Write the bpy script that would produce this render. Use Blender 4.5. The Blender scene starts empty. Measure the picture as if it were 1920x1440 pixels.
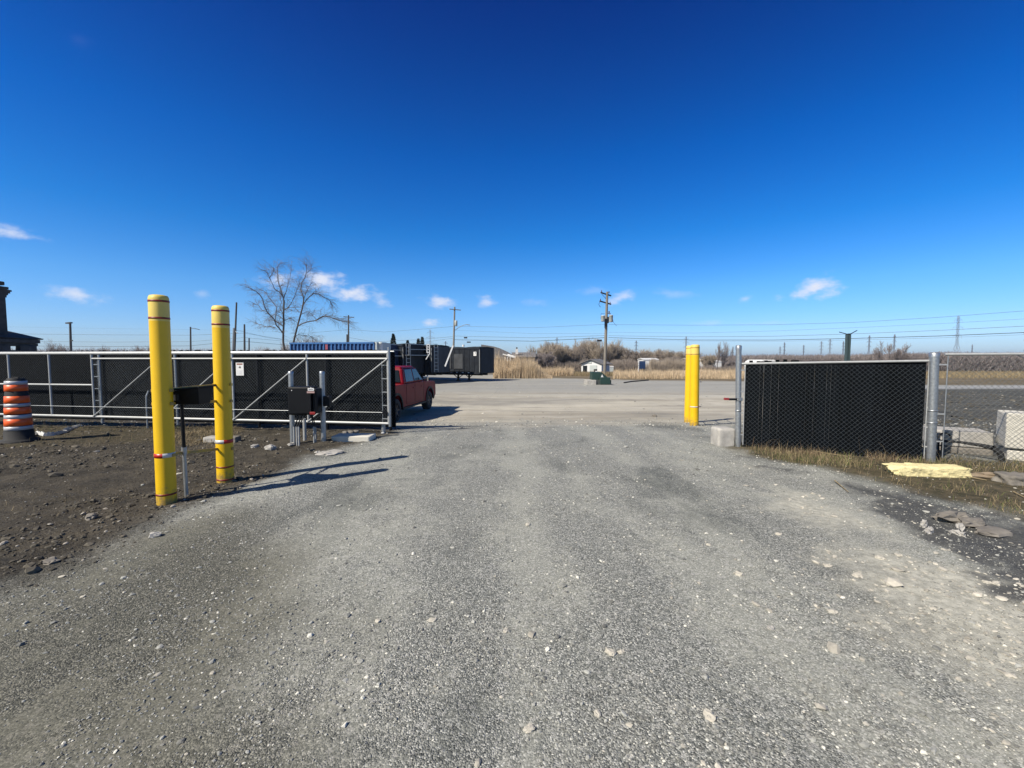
import bpy, math, random
import numpy as np
from mathutils import Vector, Matrix
R = math.radians
random.seed(7); rng = np.random.default_rng(11)
S = bpy.context.scene; COL = S.collection
# ---------------- camera, world, sun, exposure ----------------
F = 820.0; EYE = 1.7; HZ = 672.0
PITCH = math.atan((720-HZ)/F)
cd = bpy.data.cameras.new('camera'); cam = bpy.data.objects.new('camera', cd); COL.objects.link(cam)
cd.sensor_fit = 'HORIZONTAL'; cd.sensor_width = 36; cd.lens = F/1920*36
cd.clip_start = 0.05; cd.clip_end = 20000
cam.location = (0, 0, EYE); cam.rotation_euler = (math.pi/2-PITCH, 0, 0)
S.camera = cam
SUN_EL = R(43); SH_AZ = R(37)          # shadows fall 37 degrees from +X towards +Y
sun_dir = Vector((-math.cos(SH_AZ)*math.cos(SUN_EL), -math.sin(SH_AZ)*math.cos(SUN_EL), math.sin(SUN_EL)))
sl = bpy.data.lights.new('sun', 'SUN'); so = bpy.data.objects.new('sun', sl); COL.objects.link(so)
sl.energy = 5.0; sl.angle = R(0.55); sl.color = (1, .925, .82)
so.rotation_euler = (-sun_dir).to_track_quat('-Z', 'Y').to_euler()
S.view_settings.view_transform = 'Standard'; S.view_settings.look = 'None'
S.view_settings.gamma = 1; S.view_settings.exposure = 0.45
S.view_settings.use_curve_mapping = False

def ray(px, py):
    x = (px-960)/F; y = -(py-720)/F
    c, s = math.cos(PITCH), math.sin(PITCH)
    return Vector((x, c + y*s, -s + y*c))

W = bpy.data.worlds.new('World'); S.world = W; W.use_nodes = True
nt = W.node_tree; nt.nodes.clear()
def wn(t, **k):
    n = nt.nodes.new(t)
    for a, b in k.items(): setattr(n, a, b)
    return n
def wl(a, b): nt.links.new(a, b)
sky = wn('ShaderNodeTexSky', sky_type='NISHITA', sun_disc=False)
sky.sun_elevation = SUN_EL; sky.sun_rotation = math.atan2(sun_dir.x, sun_dir.y)
sky.altitude = 100; sky.air_density = 1.0; sky.dust_density = 0.35; sky.ozone_density = 3.0
hs = wn('ShaderNodeHueSaturation'); hs.inputs['Saturation'].default_value = 1.24; hs.inputs['Value'].default_value = 1.0
hs.inputs['Hue'].default_value = 0.503
wl(sky.outputs[0], hs.inputs['Color'])
tc = wn('ShaderNodeTexCoord')
nm = wn('ShaderNodeVectorMath', operation='NORMALIZE'); wl(tc.outputs['Generated'], nm.inputs[0])
noi = wn('ShaderNodeTexNoise'); noi.inputs['Scale'].default_value = 26; noi.inputs['Detail'].default_value = 9; noi.inputs['Roughness'].default_value = .6
mp = wn('ShaderNodeMapping'); mp.inputs['Scale'].default_value = (1, 1, 1.9); wl(nm.outputs[0], mp.inputs[0]); wl(mp.outputs[0], noi.inputs['Vector'])
# clouds: photo px centre, half width, half height (px), tilt deg, strength
CL = [(20,437,44,14,5,.75),(148,553,46,13,8,.8),(525,521,38,19,0,.8),(608,527,46,18,8,.95),(662,549,40,14,0,.95),
      (716,565,20,14,0,.55),(826,568,32,13,0,.8),(913,567,20,11,0,.7),(804,607,20,8,0,.75),(1160,559,30,11,-15,.65),
      (1526,543,46,20,-16,1.0),(1005,568,22,7,0,.25),(1262,551,34,9,5,.22),(1396,561,11,7,-10,.4),(377,552,14,9,0,.28),(148,76,18,12,0,.025),(1440,606,60,5,0,.18),
      (1330,606,40,5,0,.2),(1118,545,40,8,0,.2)]
acc = None
for (px, py, hw, hh, tilt, st) in CL:
    c = ray(px, py).normalized()
    tu = Vector((c.y, -c.x, 0)).normalized(); tv = tu.cross(c).normalized()
    if tv.z < 0: tv = -tv
    if tu.x < 0: tu = -tu
    a = R(-tilt); tu2 = tu*math.cos(a)+tv*math.sin(a); tv2 = -tu*math.sin(a)+tv*math.cos(a)
    k = ray(px, py).length*F
    su = 1.0*hw/k; sv = 1.1*hh/k
    sb = wn('ShaderNodeVectorMath', operation='SUBTRACT'); wl(nm.outputs[0], sb.inputs[0]); sb.inputs[1].default_value = c
    du = wn('ShaderNodeVectorMath', operation='DOT_PRODUCT'); wl(sb.outputs[0], du.inputs[0]); du.inputs[1].default_value = tu2/su
    dv = wn('ShaderNodeVectorMath', operation='DOT_PRODUCT'); wl(sb.outputs[0], dv.inputs[0]); dv.inputs[1].default_value = tv2/sv
    # flat bases: below centre falls off faster
    cm = wn('ShaderNodeCombineXYZ'); wl(du.outputs['Value'], cm.inputs[0]); wl(dv.outputs['Value'], cm.inputs[1])
    ln = wn('ShaderNodeVectorMath', operation='LENGTH'); wl(cm.outputs[0], ln.inputs[0])
    m1 = wn('ShaderNodeMath', operation='MULTIPLY_ADD'); wl(noi.outputs[0], m1.inputs[0]); m1.inputs[1].default_value = 3.0; m1.inputs[2].default_value = -0.78
    m2 = wn('ShaderNodeMath', operation='SUBTRACT'); wl(m1.outputs[0], m2.inputs[0]); wl(ln.outputs['Value'], m2.inputs[1])
    mr = wn('ShaderNodeMapRange', interpolation_type='SMOOTHSTEP'); wl(m2.outputs[0], mr.inputs[0])
    mr.inputs[1].default_value = -.45; mr.inputs[2].default_value = 1.0; mr.inputs[4].default_value = st
    if acc is None: acc = mr.outputs[0]
    else:
        mx = wn('ShaderNodeMath', operation='MAXIMUM'); wl(acc, mx.inputs[0]); wl(mr.outputs[0], mx.inputs[1]); acc = mx.outputs[0]
# the deep, saturated early spring blue: sky colour deepened with elevation
sz = wn('ShaderNodeSeparateXYZ'); wl(nm.outputs[0], sz.inputs[0])
cr = wn('ShaderNodeValToRGB'); wl(sz.outputs[2], cr.inputs[0]); e = cr.color_ramp.elements
ST = [(0.0, (.64,.84,1.36)), (.04, (.64,.85,1.34)), (.145, (.46,.88,1.28)), (.257, (.12,.74,1.20)), (.40, (.0,.56,1.12)), (.61, (.0,.255,.74)), (.72, (.20,.26,.42)), (1, (.28,.29,.33))]
while len(e) < len(ST): e.new(.5)
for k, (p_, c_) in enumerate(ST): e[k].position = p_; e[k].color = (*[v/1.4 for v in c_], 1)
# the sky round the sun stays pale
sd_ = wn('ShaderNodeVectorMath', operation='DOT_PRODUCT'); wl(nm.outputs[0], sd_.inputs[0]); sd_.inputs[1].default_value = sun_dir
sm_ = wn('ShaderNodeMapRange', interpolation_type='SMOOTHSTEP'); wl(sd_.outputs['Value'], sm_.inputs[0]); sm_.inputs[1].default_value = .58; sm_.inputs[2].default_value = .88
sx_ = wn('ShaderNodeMix', data_type='RGBA'); wl(sm_.outputs[0], sx_.inputs[0]); wl(cr.outputs[0], sx_.inputs[6]); sx_.inputs[7].default_value = (.62, .52, .42, 1)
mul = wn('ShaderNodeVectorMath', operation='MULTIPLY'); wl(hs.outputs[0], mul.inputs[0]); wl(sx_.outputs[2], mul.inputs[1])
scl = wn('ShaderNodeVectorMath', operation='SCALE'); wl(mul.outputs[0], scl.inputs[0]); scl.inputs['Scale'].default_value = 1.4
mix = wn('ShaderNodeMix', data_type='RGBA'); wl(acc, mix.inputs[0]); wl(scl.outputs[0], mix.inputs[6])
mix.inputs[7].default_value = (6.6, 6.9, 7.9, 1)
bg = wn('ShaderNodeBackground'); bg.inputs[1].default_value = 0.09; wl(mix.outputs[2], bg.inputs[0])
wo = wn('ShaderNodeOutputWorld'); wl(bg.outputs[0], wo.inputs[0])

# ---------------- helpers: tags, noise, terrain ----------------
def tag(o, label=None, cat=None, group=None, kind=None):
    if label: o['label'] = label
    if cat: o['category'] = cat
    if group: o['group'] = group
    if kind: o['kind'] = kind
    return o
def thing(name, loc, label, cat, group=None, rz=0):
    o = bpy.data.objects.new(name, None); COL.objects.link(o); o.empty_display_size = .2
    o.location = loc; o.rotation_euler = (0, 0, rz)
    return tag(o, label, cat, group)
def sstep(a, b, x):
    t = np.clip((np.asarray(x, float)-a)/(b-a), 0, 1); return t*t*(3-2*t)
_perm = np.random.default_rng(5).random((256, 256))
def vnoise(x, y, s=1.0):
    x = np.asarray(x, float)*s+1000.3; y = np.asarray(y, float)*s+1000.7
    xi = np.floor(x).astype(int); yi = np.floor(y).astype(int); fx = x-xi; fy = y-yi
    fx = fx*fx*(3-2*fx); fy = fy*fy*(3-2*fy)
    P = lambda i, j: _perm[i & 255, j & 255]
    return ((P(xi, yi)*(1-fx)+P(xi+1, yi)*fx)*(1-fy)+(P(xi, yi+1)*(1-fx)+P(xi+1, yi+1)*fx)*fy)*2-1
def fbm(x, y, s=1.0, o=4):
    v = 0; a = 1; t = 0
    for i in range(o):
        v = v+a*vnoise(x+i*17.1, y-i*9.3, s*2**i); t += a; a *= .5
    return v/t
def HS(x, y):           # smooth terrain
    x = np.asarray(x, float); y = np.asarray(y, float)
    z = -0.55*sstep(8.8, 17.0, y) - 0.05*sstep(20, 50, y) - 1.2*sstep(52, 112, y)
    return z
def hs1(x, y): return float(HS(x, y))
def G(px, py):          # where a photo pixel meets the ground
    d = ray(px, py); o = Vector((0, 0, EYE)); t = 0.5; dt = 0.05; last = t
    while t < 4000:
        p = o+d*t
        if p.z < hs1(p.x, p.y):
            a, b = last, t
            for _ in range(30):
                m = (a+b)/2; p = o+d*m
                if p.z < hs1(p.x, p.y): b = m
                else: a = m
            return o+d*b
        last = t; t *= 1.02
    return o+d*t
def P(px, py, depth):   # point seen at a photo pixel, at a distance along +Y
    d = ray(px, py); return Vector((0, 0, EYE))+d*(depth/d.y)
def size(px, depth): return px*depth/F

# ---------------- mesh builder ----------------
class MB:
    def __init__(s): s.v = []; s.f = []; s.sm = []
    def add(s, vs, fs, smooth=False):
        b = len(s.v); s.v += [tuple(v) for v in vs]
        for f in fs: s.f.append(tuple(b+i for i in f)); s.sm.append(smooth)
        return s
    def box(s, x0, x1, y0, y1, z0, z1, M=None):
        vs = [Vector(p) for p in [(x0,y0,z0),(x1,y0,z0),(x1,y1,z0),(x0,y1,z0),(x0,y0,z1),(x1,y0,z1),(x1,y1,z1),(x0,y1,z1)]]
        if M is not None: vs = [M @ v for v in vs]
        return s.add(vs, [(0,3,2,1),(4,5,6,7),(0,1,5,4),(1,2,6,5),(2,3,7,6),(3,0,4,7)])
    def beam(s, p0, p1, w, h, up=(0,0,1)):
        p0 = Vector(p0); p1 = Vector(p1); d = (p1-p0); L = d.length; d.normalize()
        u = Vector(up); 
        if abs(d.dot(u)) > .98: u = Vector((1,0,0))
        a = d.cross(u).normalized(); b = a.cross(d).normalized()
        M = Matrix((( d.x,a.x,b.x,p0.x),(d.y,a.y,b.y,p0.y),(d.z,a.z,b.z,p0.z),(0,0,0,1)))
        return s.box(0, L, -w/2, w/2, -h/2, h/2, M)
    def cyl(s, p0, p1, r0, r1=None, n=12, cap=True, smooth=True):
        r1 = r0 if r1 is None else r1
        p0 = Vector(p0); p1 = Vector(p1); d = (p1-p0).normalized()
        u = Vector((0,0,1)) if abs(d.z) < .95 else Vector((1,0,0))
        a = d.cross(u).normalized(); b = d.cross(a).normalized()
        ring = lambda p, r: [p+(a*math.cos(2*math.pi*i/n)+b*math.sin(2*math.pi*i/n))*r for i in range(n)]
        s.add(ring(p0, r0)+ring(p1, r1), [(i, (i+1) % n, n+(i+1) % n, n+i) for i in range(n)], smooth)
        if cap:
            s.add(ring(p0, r0), [tuple(range(n))[::-1]]); s.add(ring(p1, r1), [tuple(range(n))])
        return s
    def path(s, pts, r, n=8):
        for a, b in zip(pts[:-1], pts[1:]):
            s.cyl(a, b, r, r, n)
        return s
    def lathe(s, prof, n=32, c=(0,0,0), axis='Z', M=None):
        vs = []
        for (r, z) in prof:
            for i in range(n):
                a = 2*math.pi*i/n; x, y = r*math.cos(a), r*math.sin(a)
                p = Vector((x, y, z)) if axis == 'Z' else Vector((x, z, y))
                if M is not None: p = M @ p
                vs.append(p+Vector(c))
        fs = []
        for k in range(len(prof)-1):
            for i in range(n):
                j = (i+1) % n; fs.append((k*n+i, k*n+j, (k+1)*n+j, (k+1)*n+i))
        s.add(vs, fs, True)
        return s
    def prism(s, poly, y0, y1, M=None):       # polygon in XZ, extruded along Y
        n = len(poly); vs = [Vector((p[0], y0, p[1])) for p in poly]+[Vector((p[0], y1, p[1])) for p in poly]
        if M is not None: vs = [M @ v for v in vs]
        return s.add(vs, [tuple(range(n)), tuple(range(2*n-1, n-1, -1))]+[(i, n+i, n+(i+1) % n, (i+1) % n) for i in range(n)])
    def hull8(s, b, t):      # bottom 4 and top 4 corners
        return s.add(list(b)+list(t), [(0,3,2,1),(4,5,6,7),(0,1,5,4),(1,2,6,5),(2,3,7,6),(3,0,4,7)])
    def mesh(s, name, mat, off=(0,0,0)):
        me = bpy.data.meshes.new(name)
        o = Vector(off); me.from_pydata([(v[0]-o.x, v[1]-o.y, v[2]-o.z) for v in s.v], [], s.f)
        me.polygons.foreach_set('use_smooth', s.sm); me.materials.append(mat); me.update(); return me
    def obj(s, name, mat, parent=None, bevel=0, local=False, off=None):
        o_ = off if off is not None else ((0,0,0) if (parent is None or local) else parent.location)
        ob = bpy.data.objects.new(name, s.mesh(name, mat, o_)); COL.objects.link(ob)
        if parent is not None: ob.parent = parent
        elif off is not None: ob.location = off
        if bevel:
            m = ob.modifiers.new('bevel', 'BEVEL'); m.width = bevel; m.segments = 2; m.limit_method = 'ANGLE'; m.angle_limit = R(40)
        return ob
def np_obj(name, V, Fc, mat, parent=None, smooth=False, off=None):     # V (n,3), Fc (m,k)
    V = np.asarray(V, np.float32)
    if parent is not None: V = V-np.array(parent.location, np.float32)
    elif off is not None: V = V-np.array(off, np.float32)
    me = bpy.data.meshes.new(name); k = Fc.shape[1]
    me.vertices.add(len(V)); me.vertices.foreach_set('co', V.ravel())
    me.loops.add(Fc.size); me.loops.foreach_set('vertex_index', Fc.astype(np.int32).ravel())
    me.polygons.add(len(Fc)); me.polygons.foreach_set('loop_start', np.arange(0, Fc.size, k, dtype=np.int32))
    me.polygons.foreach_set('loop_total', np.full(len(Fc), k, np.int32))
    me.polygons.foreach_set('use_smooth', np.full(len(Fc), smooth, bool))
    me.materials.append(mat); me.update(); me.validate()
    ob = bpy.data.objects.new(name, me); COL.objects.link(ob)
    if parent is not None: ob.parent = parent
    elif off is not None: ob.location = off
    return ob
def tubes(p0, p1, r0, r1, n=3):          # many thin tubes at once -> (V, F)
    p0 = np.asarray(p0, float); p1 = np.asarray(p1, float); r0 = np.asarray(r0, float); r1 = np.asarray(r1, float)
    d = p1-p0; d /= np.linalg.norm(d, axis=1, keepdims=True)+1e-9
    u = np.where(np.abs(d[:, 2:3]) < .9, np.array([[0, 0, 1.]]), np.array([[1., 0, 0]]))
    a = np.cross(d, u); a /= np.linalg.norm(a, axis=1, keepdims=True); b = np.cross(d, a)
    N = len(p0); V = np.zeros((N, 2*n, 3))
    for i in range(n):
        t = 2*math.pi*i/n; q = a*math.cos(t)+b*math.sin(t)
        V[:, i] = p0+q*r0[:, None]; V[:, n+i] = p1+q*r1[:, None]
    base = (np.arange(N)*2*n)[:, None, None]
    f = np.array([(i, (i+1) % n, n+(i+1) % n, n+i) for i in range(n)])[None]
    return V.reshape(-1, 3), (base+f).reshape(-1, 4)

# ---------------- materials ----------------
def mat(name, col, rough=.7, metal=0.0, var=0.12, scale=6, bump=0.0, bscale=40, spec=None, hue2=None, detail=4, coat=0, stretch=None):
    m = bpy.data.materials.new(name); m.use_nodes = True; t = m.node_tree; N = t.nodes; L = t.links
    b = N['Principled BSDF']; b.inputs['Roughness'].default_value = rough; b.inputs['Metallic'].default_value = metal
    if coat: b.inputs['Coat Weight'].default_value = coat
    if spec is not None: b.inputs['Specular IOR Level'].default_value = spec
    tcn = N.new('ShaderNodeTexCoord'); src = tcn.outputs['Object']
    if stretch:
        mpn = N.new('ShaderNodeMapping'); mpn.inputs['Scale'].default_value = stretch; L.new(src, mpn.inputs[0]); src = mpn.outputs[0]
    n = N.new('ShaderNodeTexNoise'); n.inputs['Scale'].default_value = scale; n.inputs['Detail'].default_value = detail; n.inputs['Roughness'].default_value = .65
    L.new(src, n.inputs['Vector'])
    r = N.new('ShaderNodeValToRGB'); c = np.array(col)*.84
    c2 = np.array(hue2)*.84 if hue2 else np.clip(c*(1+var), 0, 1); c1 = np.clip(c*(1-var*1.3), 0, 1)
    r.color_ramp.elements[0].position = .3; r.color_ramp.elements[1].position = .7
    r.color_ramp.elements[0].color = (*c1, 1); r.color_ramp.elements[1].color = (*c2, 1)
    L.new(n.outputs[0], r.inputs[0]); L.new(r.outputs[0], b.inputs['Base Color'])
    rr = N.new('ShaderNodeMapRange'); rr.inputs[3].default_value = max(.02, rough-.1); rr.inputs[4].default_value = min(1, rough+.12)
    L.new(n.outputs[0], rr.inputs[0]); L.new(rr.outputs[0], b.inputs['Roughness'])
    if bump:
        n2 = N.new('ShaderNodeTexNoise'); n2.inputs['Scale'].default_value = bscale; n2.inputs['Detail'].default_value = 5; L.new(src, n2.inputs['Vector'])
        bp = N.new('ShaderNodeBump'); bp.inputs['Strength'].default_value = 1; bp.inputs['Distance'].default_value = bump
        L.new(n2.outputs[0], bp.inputs['Height']); L.new(bp.outputs[0], b.inputs['Normal'])
    return m
def island(m, lo=.6, hi=1.3, tint=None):     # per-island variation for scattered pieces (stones, blades)
    t = m.node_tree; N = t.nodes; L = t.links; b = N['Principled BSDF']
    old = b.inputs['Base Color'].links[0].from_socket
    g = N.new('ShaderNodeNewGeometry'); mr = N.new('ShaderNodeMapRange'); L.new(g.outputs['Random Per Island'], mr.inputs[0])
    mr.inputs[3].default_value = lo; mr.inputs[4].default_value = hi
    mm = N.new('ShaderNodeVectorMath'); mm.operation = 'SCALE'; L.new(old, mm.inputs[0]); L.new(mr.outputs[0], mm.inputs['Scale'])
    out = mm.outputs[0]
    if tint:
        wn_ = N.new('ShaderNodeTexWhiteNoise'); wn_.noise_dimensions = '1D'; L.new(g.outputs['Random Per Island'], wn_.inputs['W'])
        gt = N.new('ShaderNodeMath'); gt.operation = 'GREATER_THAN'; gt.inputs[1].default_value = 1-tint[3]; L.new(wn_.outputs['Value'], gt.inputs[0])
        mx = N.new('ShaderNodeMix'); mx.data_type = 'RGBA'; L.new(gt.outputs[0], mx.inputs[0]); L.new(out, mx.inputs[6]); mx.inputs[7].default_value = (*tint[:3], 1); out = mx.outputs[2]
    L.new(out, b.inputs['Base Color']); return m
M = {}
M['yellow'] = mat('yellow_plastic', (.86,.53,.004), .42, var=.05, scale=3, bump=.0006, bscale=60)
M['yellow_cap'] = mat('faded_yellow_plastic', (.85,.63,.13), .5, var=.05, scale=3)
M['red_tape'] = mat('dark_red_tape', (.22,.012,.010), .45, var=.08)
M['red_refl'] = mat('red_reflective_tape', (.50,.02,.012), .35, var=.06)
M['white_refl'] = mat('white_reflective_tape', (.62,.62,.60), .35, var=.05)
M['galv'] = mat('galvanised_steel', (.42,.44,.45), .42, metal=.75, var=.14, scale=30, bump=.0004, bscale=200)
M['galv_lt'] = mat('bright_galvanised_pipe', (.46,.47,.46), .5, metal=.35, var=.10, scale=25)
M['galv_wire'] = mat('galvanised_wire', (.095,.115,.13), .6, metal=.2, var=.12, scale=12)
M['dark_wire'] = mat('weathered_wire', (.16,.17,.16), .6, metal=.4, var=.2, scale=12)
M['slat'] = island(mat('black_plastic_slats', (.0026,.0036,.005), .7, spec=.08, var=.2, scale=8, bump=.0008, bscale=60), .7, 1.4)
M['black'] = mat('black_powder_coat', (.006,.007,.009), .5, var=.15, spec=.2)
M['rubber'] = mat('black_rubber', (.018,.018,.018), .8, var=.25, bump=.001, bscale=80)
M['white'] = mat('white_paint', (.78,.78,.76), .5, var=.06)
M['orange'] = mat('orange_reflective_sleeve', (1.0,.14,.022), .4, var=.06, scale=12)
M['silver_band'] = mat('silver_reflective_band', (.55,.55,.56), .35, metal=.1, var=.08)
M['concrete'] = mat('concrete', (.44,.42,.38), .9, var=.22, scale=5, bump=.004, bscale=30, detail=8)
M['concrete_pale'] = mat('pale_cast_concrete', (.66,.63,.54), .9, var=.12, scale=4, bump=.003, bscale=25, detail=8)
M['concrete_dk'] = mat('stained_shaded_concrete', (.22,.20,.17), .92, var=.3, scale=4, bump=.005, bscale=25, detail=8)  # dark rocks and rubble; on the lower long block its tone is painted shade
M['foam'] = mat('yellow_foam', (.78,.68,.36), .9, var=.14, scale=14, bump=.008, bscale=45)
M['wood_pole'] = mat('weathered_wood_pole', (.24,.22,.185), .85, var=.25, scale=3, bump=.003, bscale=14, stretch=(6,6,.6))
M['wood_pole_dk'] = mat('dark_wood_pole', (.075,.07,.066), .85, var=.25, scale=3, stretch=(6,6,.6))
M['wood'] = mat('weathered_wood', (.28,.22,.15), .85, var=.3, scale=8, stretch=(1,6,6))
M['cable'] = mat('black_cable', (.02,.022,.025), .7, var=.1)
M['cable_gr'] = mat('grey_conductor', (.10,.115,.13), .6, var=.1)
M['insul'] = mat('brown_porcelain', (.10,.055,.04), .3)
M['can'] = mat('pale_grey_transformer_paint', (.50,.54,.52), .5, var=.06)
M['truck_red'] = mat('metallic_red_paint', (.21,.003,.010), .45, metal=.0, var=.06, scale=2, spec=.14)
M['glass'] = mat('dark_tinted_glass', (.012,.016,.02), .10, var=.05, spec=.3)
M['chrome'] = mat('chrome', (.6,.6,.6), .15, metal=1, var=.03)
M['taillight'] = mat('red_lens', (.35,.01,.01), .2)
M['trl_black'] = mat('dusty_black_trailer_paint', (.007,.011,.018), .6, spec=.25, var=.45, scale=1.5, hue2=(.022,.028,.038), detail=8)
M['trl_grey'] = mat('dusty_grey_trailer_front', (.045,.050,.056), .7, var=.35, scale=1.5, detail=8)
M['trl_blue'] = mat('dark_blue_trailer_paint', (.012,.030,.085), .5, var=.3, scale=2, detail=6)
M['cont_blue'] = mat('blue_container_paint', (.025,.13,.36), .55, var=.22, scale=1.5, detail=7)
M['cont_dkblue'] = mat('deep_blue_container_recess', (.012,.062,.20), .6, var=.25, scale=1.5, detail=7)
M['cont_red'] = mat('faded_red_container_paint', (.28,.06,.09), .6, var=.2)
M['tarp'] = mat('dark_green_tarpaulin', (.022,.034,.026), .75, var=.3, scale=3, bump=.02, bscale=3)
M['green_box'] = mat('dark_green_enamel', (.018,.05,.038), .5, var=.15)
M['blue_sign'] = mat('dark_blue_sign_paint', (.018,.045,.12), .5, var=.1)
M['roof_grey'] = mat('grey_asphalt_shingles', (.17,.165,.165), .9, var=.2, scale=3, bump=.01, bscale=20)
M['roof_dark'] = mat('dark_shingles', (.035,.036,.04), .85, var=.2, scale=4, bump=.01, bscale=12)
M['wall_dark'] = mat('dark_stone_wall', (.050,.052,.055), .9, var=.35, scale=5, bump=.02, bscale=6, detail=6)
M['wall_grey'] = mat('grey_siding', (.22,.20,.18), .85, var=.12)
M['wall_white'] = mat('white_siding', (.72,.72,.70), .7, var=.07)
M['wall_cream'] = mat('cream_metal_siding', (.62,.56,.40), .7, var=.07)
M['pylon'] = mat('grey_lattice_steel', (.30,.32,.35), .7, metal=.1, var=.1)
M['bark'] = mat('grey_brown_bark', (.095,.082,.070), .9, var=.3, scale=6, bump=.01, bscale=15)
M['twig'] = mat('bare_twigs', (.20,.17,.145), .9, var=.2)
M['twig_tan'] = island(mat('tan_willow_twigs', (.42,.35,.27), .9, var=.2), .7, 1.25)
M['twig_brn'] = island(mat('brown_shrub_twigs', (.30,.25,.205), .9, var=.25), .6, 1.3)
M['twig_pur'] = island(mat('grey_purple_twigs', (.29,.25,.235), .9, var=.25), .65, 1.3)
M['conifer'] = island(mat('dark_conifer_needles', (.030,.048,.030), .9, var=.3), .6, 1.4)
M['reed'] = island(mat('dry_reed_stems', (.66,.51,.33), .9, var=.2), .55, 1.25)
M['drygrass'] = island(mat('dry_straw_grass', (.32,.25,.14), .9, var=.2), .5, 1.3)
M['greengrass'] = island(mat('dull_green_grass', (.10,.125,.030), .85, var=.25), .5, 1.5, tint=(.27,.21,.11,.35))
M['redgrass'] = island(mat('rusty_dry_weed', (.17,.115,.07), .9, var=.25), .6, 1.4)
M['stone'] = island(mat('crushed_grey_stone', (.29,.29,.262), .85, var=.15, scale=40), .45, 1.5, tint=(.60,.58,.50,.10))
M['stone_pale'] = island(mat('pale_limestone_chips', (.46,.43,.36), .85, var=.12, scale=30), .7, 1.25)
M['clod'] = island(mat('brown_soil_clods', (.105,.092,.068), .95, var=.2, scale=40), .6, 1.4, tint=(.33,.30,.25,.05))
M['rag'] = mat('white_plastic_sheet', (.6,.6,.57), .6, var=.1, bump=.01, bscale=20)
M['hill'] = mat('wooded_hill', (.20,.175,.165), 1, var=.35, scale=.05, detail=10)

def dirty(m, h=.35, col=(.16,.12,.08), seed=0):     # splashed soil and scuffs low on a post
    t = m.node_tree; N = t.nodes; L = t.links; b = N['Principled BSDF']; old = b.inputs['Base Color'].links[0].from_socket
    tc_ = N.new('ShaderNodeTexCoord'); sp = N.new('ShaderNodeSeparateXYZ'); L.new(tc_.outputs['Object'], sp.inputs[0])
    n1 = N.new('ShaderNodeTexNoise'); n1.inputs['Scale'].default_value = 16; n1.inputs['Detail'].default_value = 8; n1.inputs['Roughness'].default_value = .7; L.new(tc_.outputs['Object'], n1.inputs['Vector'])
    mr_ = N.new('ShaderNodeMapRange'); L.new(sp.outputs[2], mr_.inputs[0]); mr_.inputs[1].default_value = 0; mr_.inputs[2].default_value = h; mr_.inputs[3].default_value = .62; mr_.inputs[4].default_value = .22
    ad = N.new('ShaderNodeMath'); ad.operation = 'ADD'; L.new(n1.outputs[0], ad.inputs[0]); L.new(mr_.outputs[0], ad.inputs[1])
    rp = N.new('ShaderNodeMapRange'); L.new(ad.outputs[0], rp.inputs[0]); rp.inputs[1].default_value = .88; rp.inputs[2].default_value = 1.15; rp.inputs[4].default_value = .75
    mp_ = N.new('ShaderNodeMapping'); mp_.inputs['Scale'].default_value = (9, 9, 2.2); L.new(tc_.outputs['Object'], mp_.inputs[0])
    n2 = N.new('ShaderNodeTexNoise'); n2.inputs['Scale'].default_value = 1.6; n2.inputs['Detail'].default_value = 10; n2.inputs['Roughness'].default_value = .75; L.new(mp_.outputs[0], n2.inputs['Vector'])
    r2 = N.new('ShaderNodeMapRange'); L.new(n2.outputs[0], r2.inputs[0]); r2.inputs[1].default_value = .62; r2.inputs[2].default_value = .74; r2.inputs[4].default_value = .30
    mxx = N.new('ShaderNodeMath'); mxx.operation = 'MAXIMUM'; L.new(rp.outputs[0], mxx.inputs[0]); L.new(r2.outputs[0], mxx.inputs[1])
    mx = N.new('ShaderNodeMix'); mx.data_type = 'RGBA'; L.new(mxx.outputs[0], mx.inputs[0]); L.new(old, mx.inputs[6]); mx.inputs[7].default_value = (*col, 1); L.new(mx.outputs[2], b.inputs['Base Color'])
dirty(M['yellow'])
# ---------------- ground: one sheet to the horizon ----------------
def axis(lo, hi, step, far, g=1.07):
    a = list(np.arange(lo, hi+1e-6, step)); s = step; x = hi
    while x < far: s *= g; x += s; a.append(x)
    return a
xr = axis(0, 13, .085, 5000); xs = np.array(sorted(set([-v for v in xr[1:]]+xr)))
ys = np.array([-60,-30,-15,-8,-5,-3,-2,-1.2,-.6,-.2]+axis(0, 14.5, .075, 7000, 1.045))
def world_poly(px): return np.array([[G(a, b).x, G(a, b).y] for a, b in px])
def sdist(poly, X, Y):      # signed distance, positive inside
    X = np.asarray(X, float); Y = np.asarray(Y, float); best = np.full(X.shape, 1e9); ins = np.zeros(X.shape, bool)
    n = len(poly)
    for i in range(n):
        x0, y0 = poly[i]; x1, y1 = poly[(i+1) % n]; dx, dy = x1-x0, y1-y0
        t = np.clip(((X-x0)*dx+(Y-y0)*dy)/(dx*dx+dy*dy+1e-9), 0, 1)
        best = np.minimum(best, np.hypot(X-x0-t*dx, Y-y0-t*dy))
        c = ((y0 > Y) != (y1 > Y)) & (X < (x1-x0)*(Y-y0)/((y1-y0) if y1 != y0 else 1e-9)+x0)
        ins ^= c
    return np.where(ins, best, -best)
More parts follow.
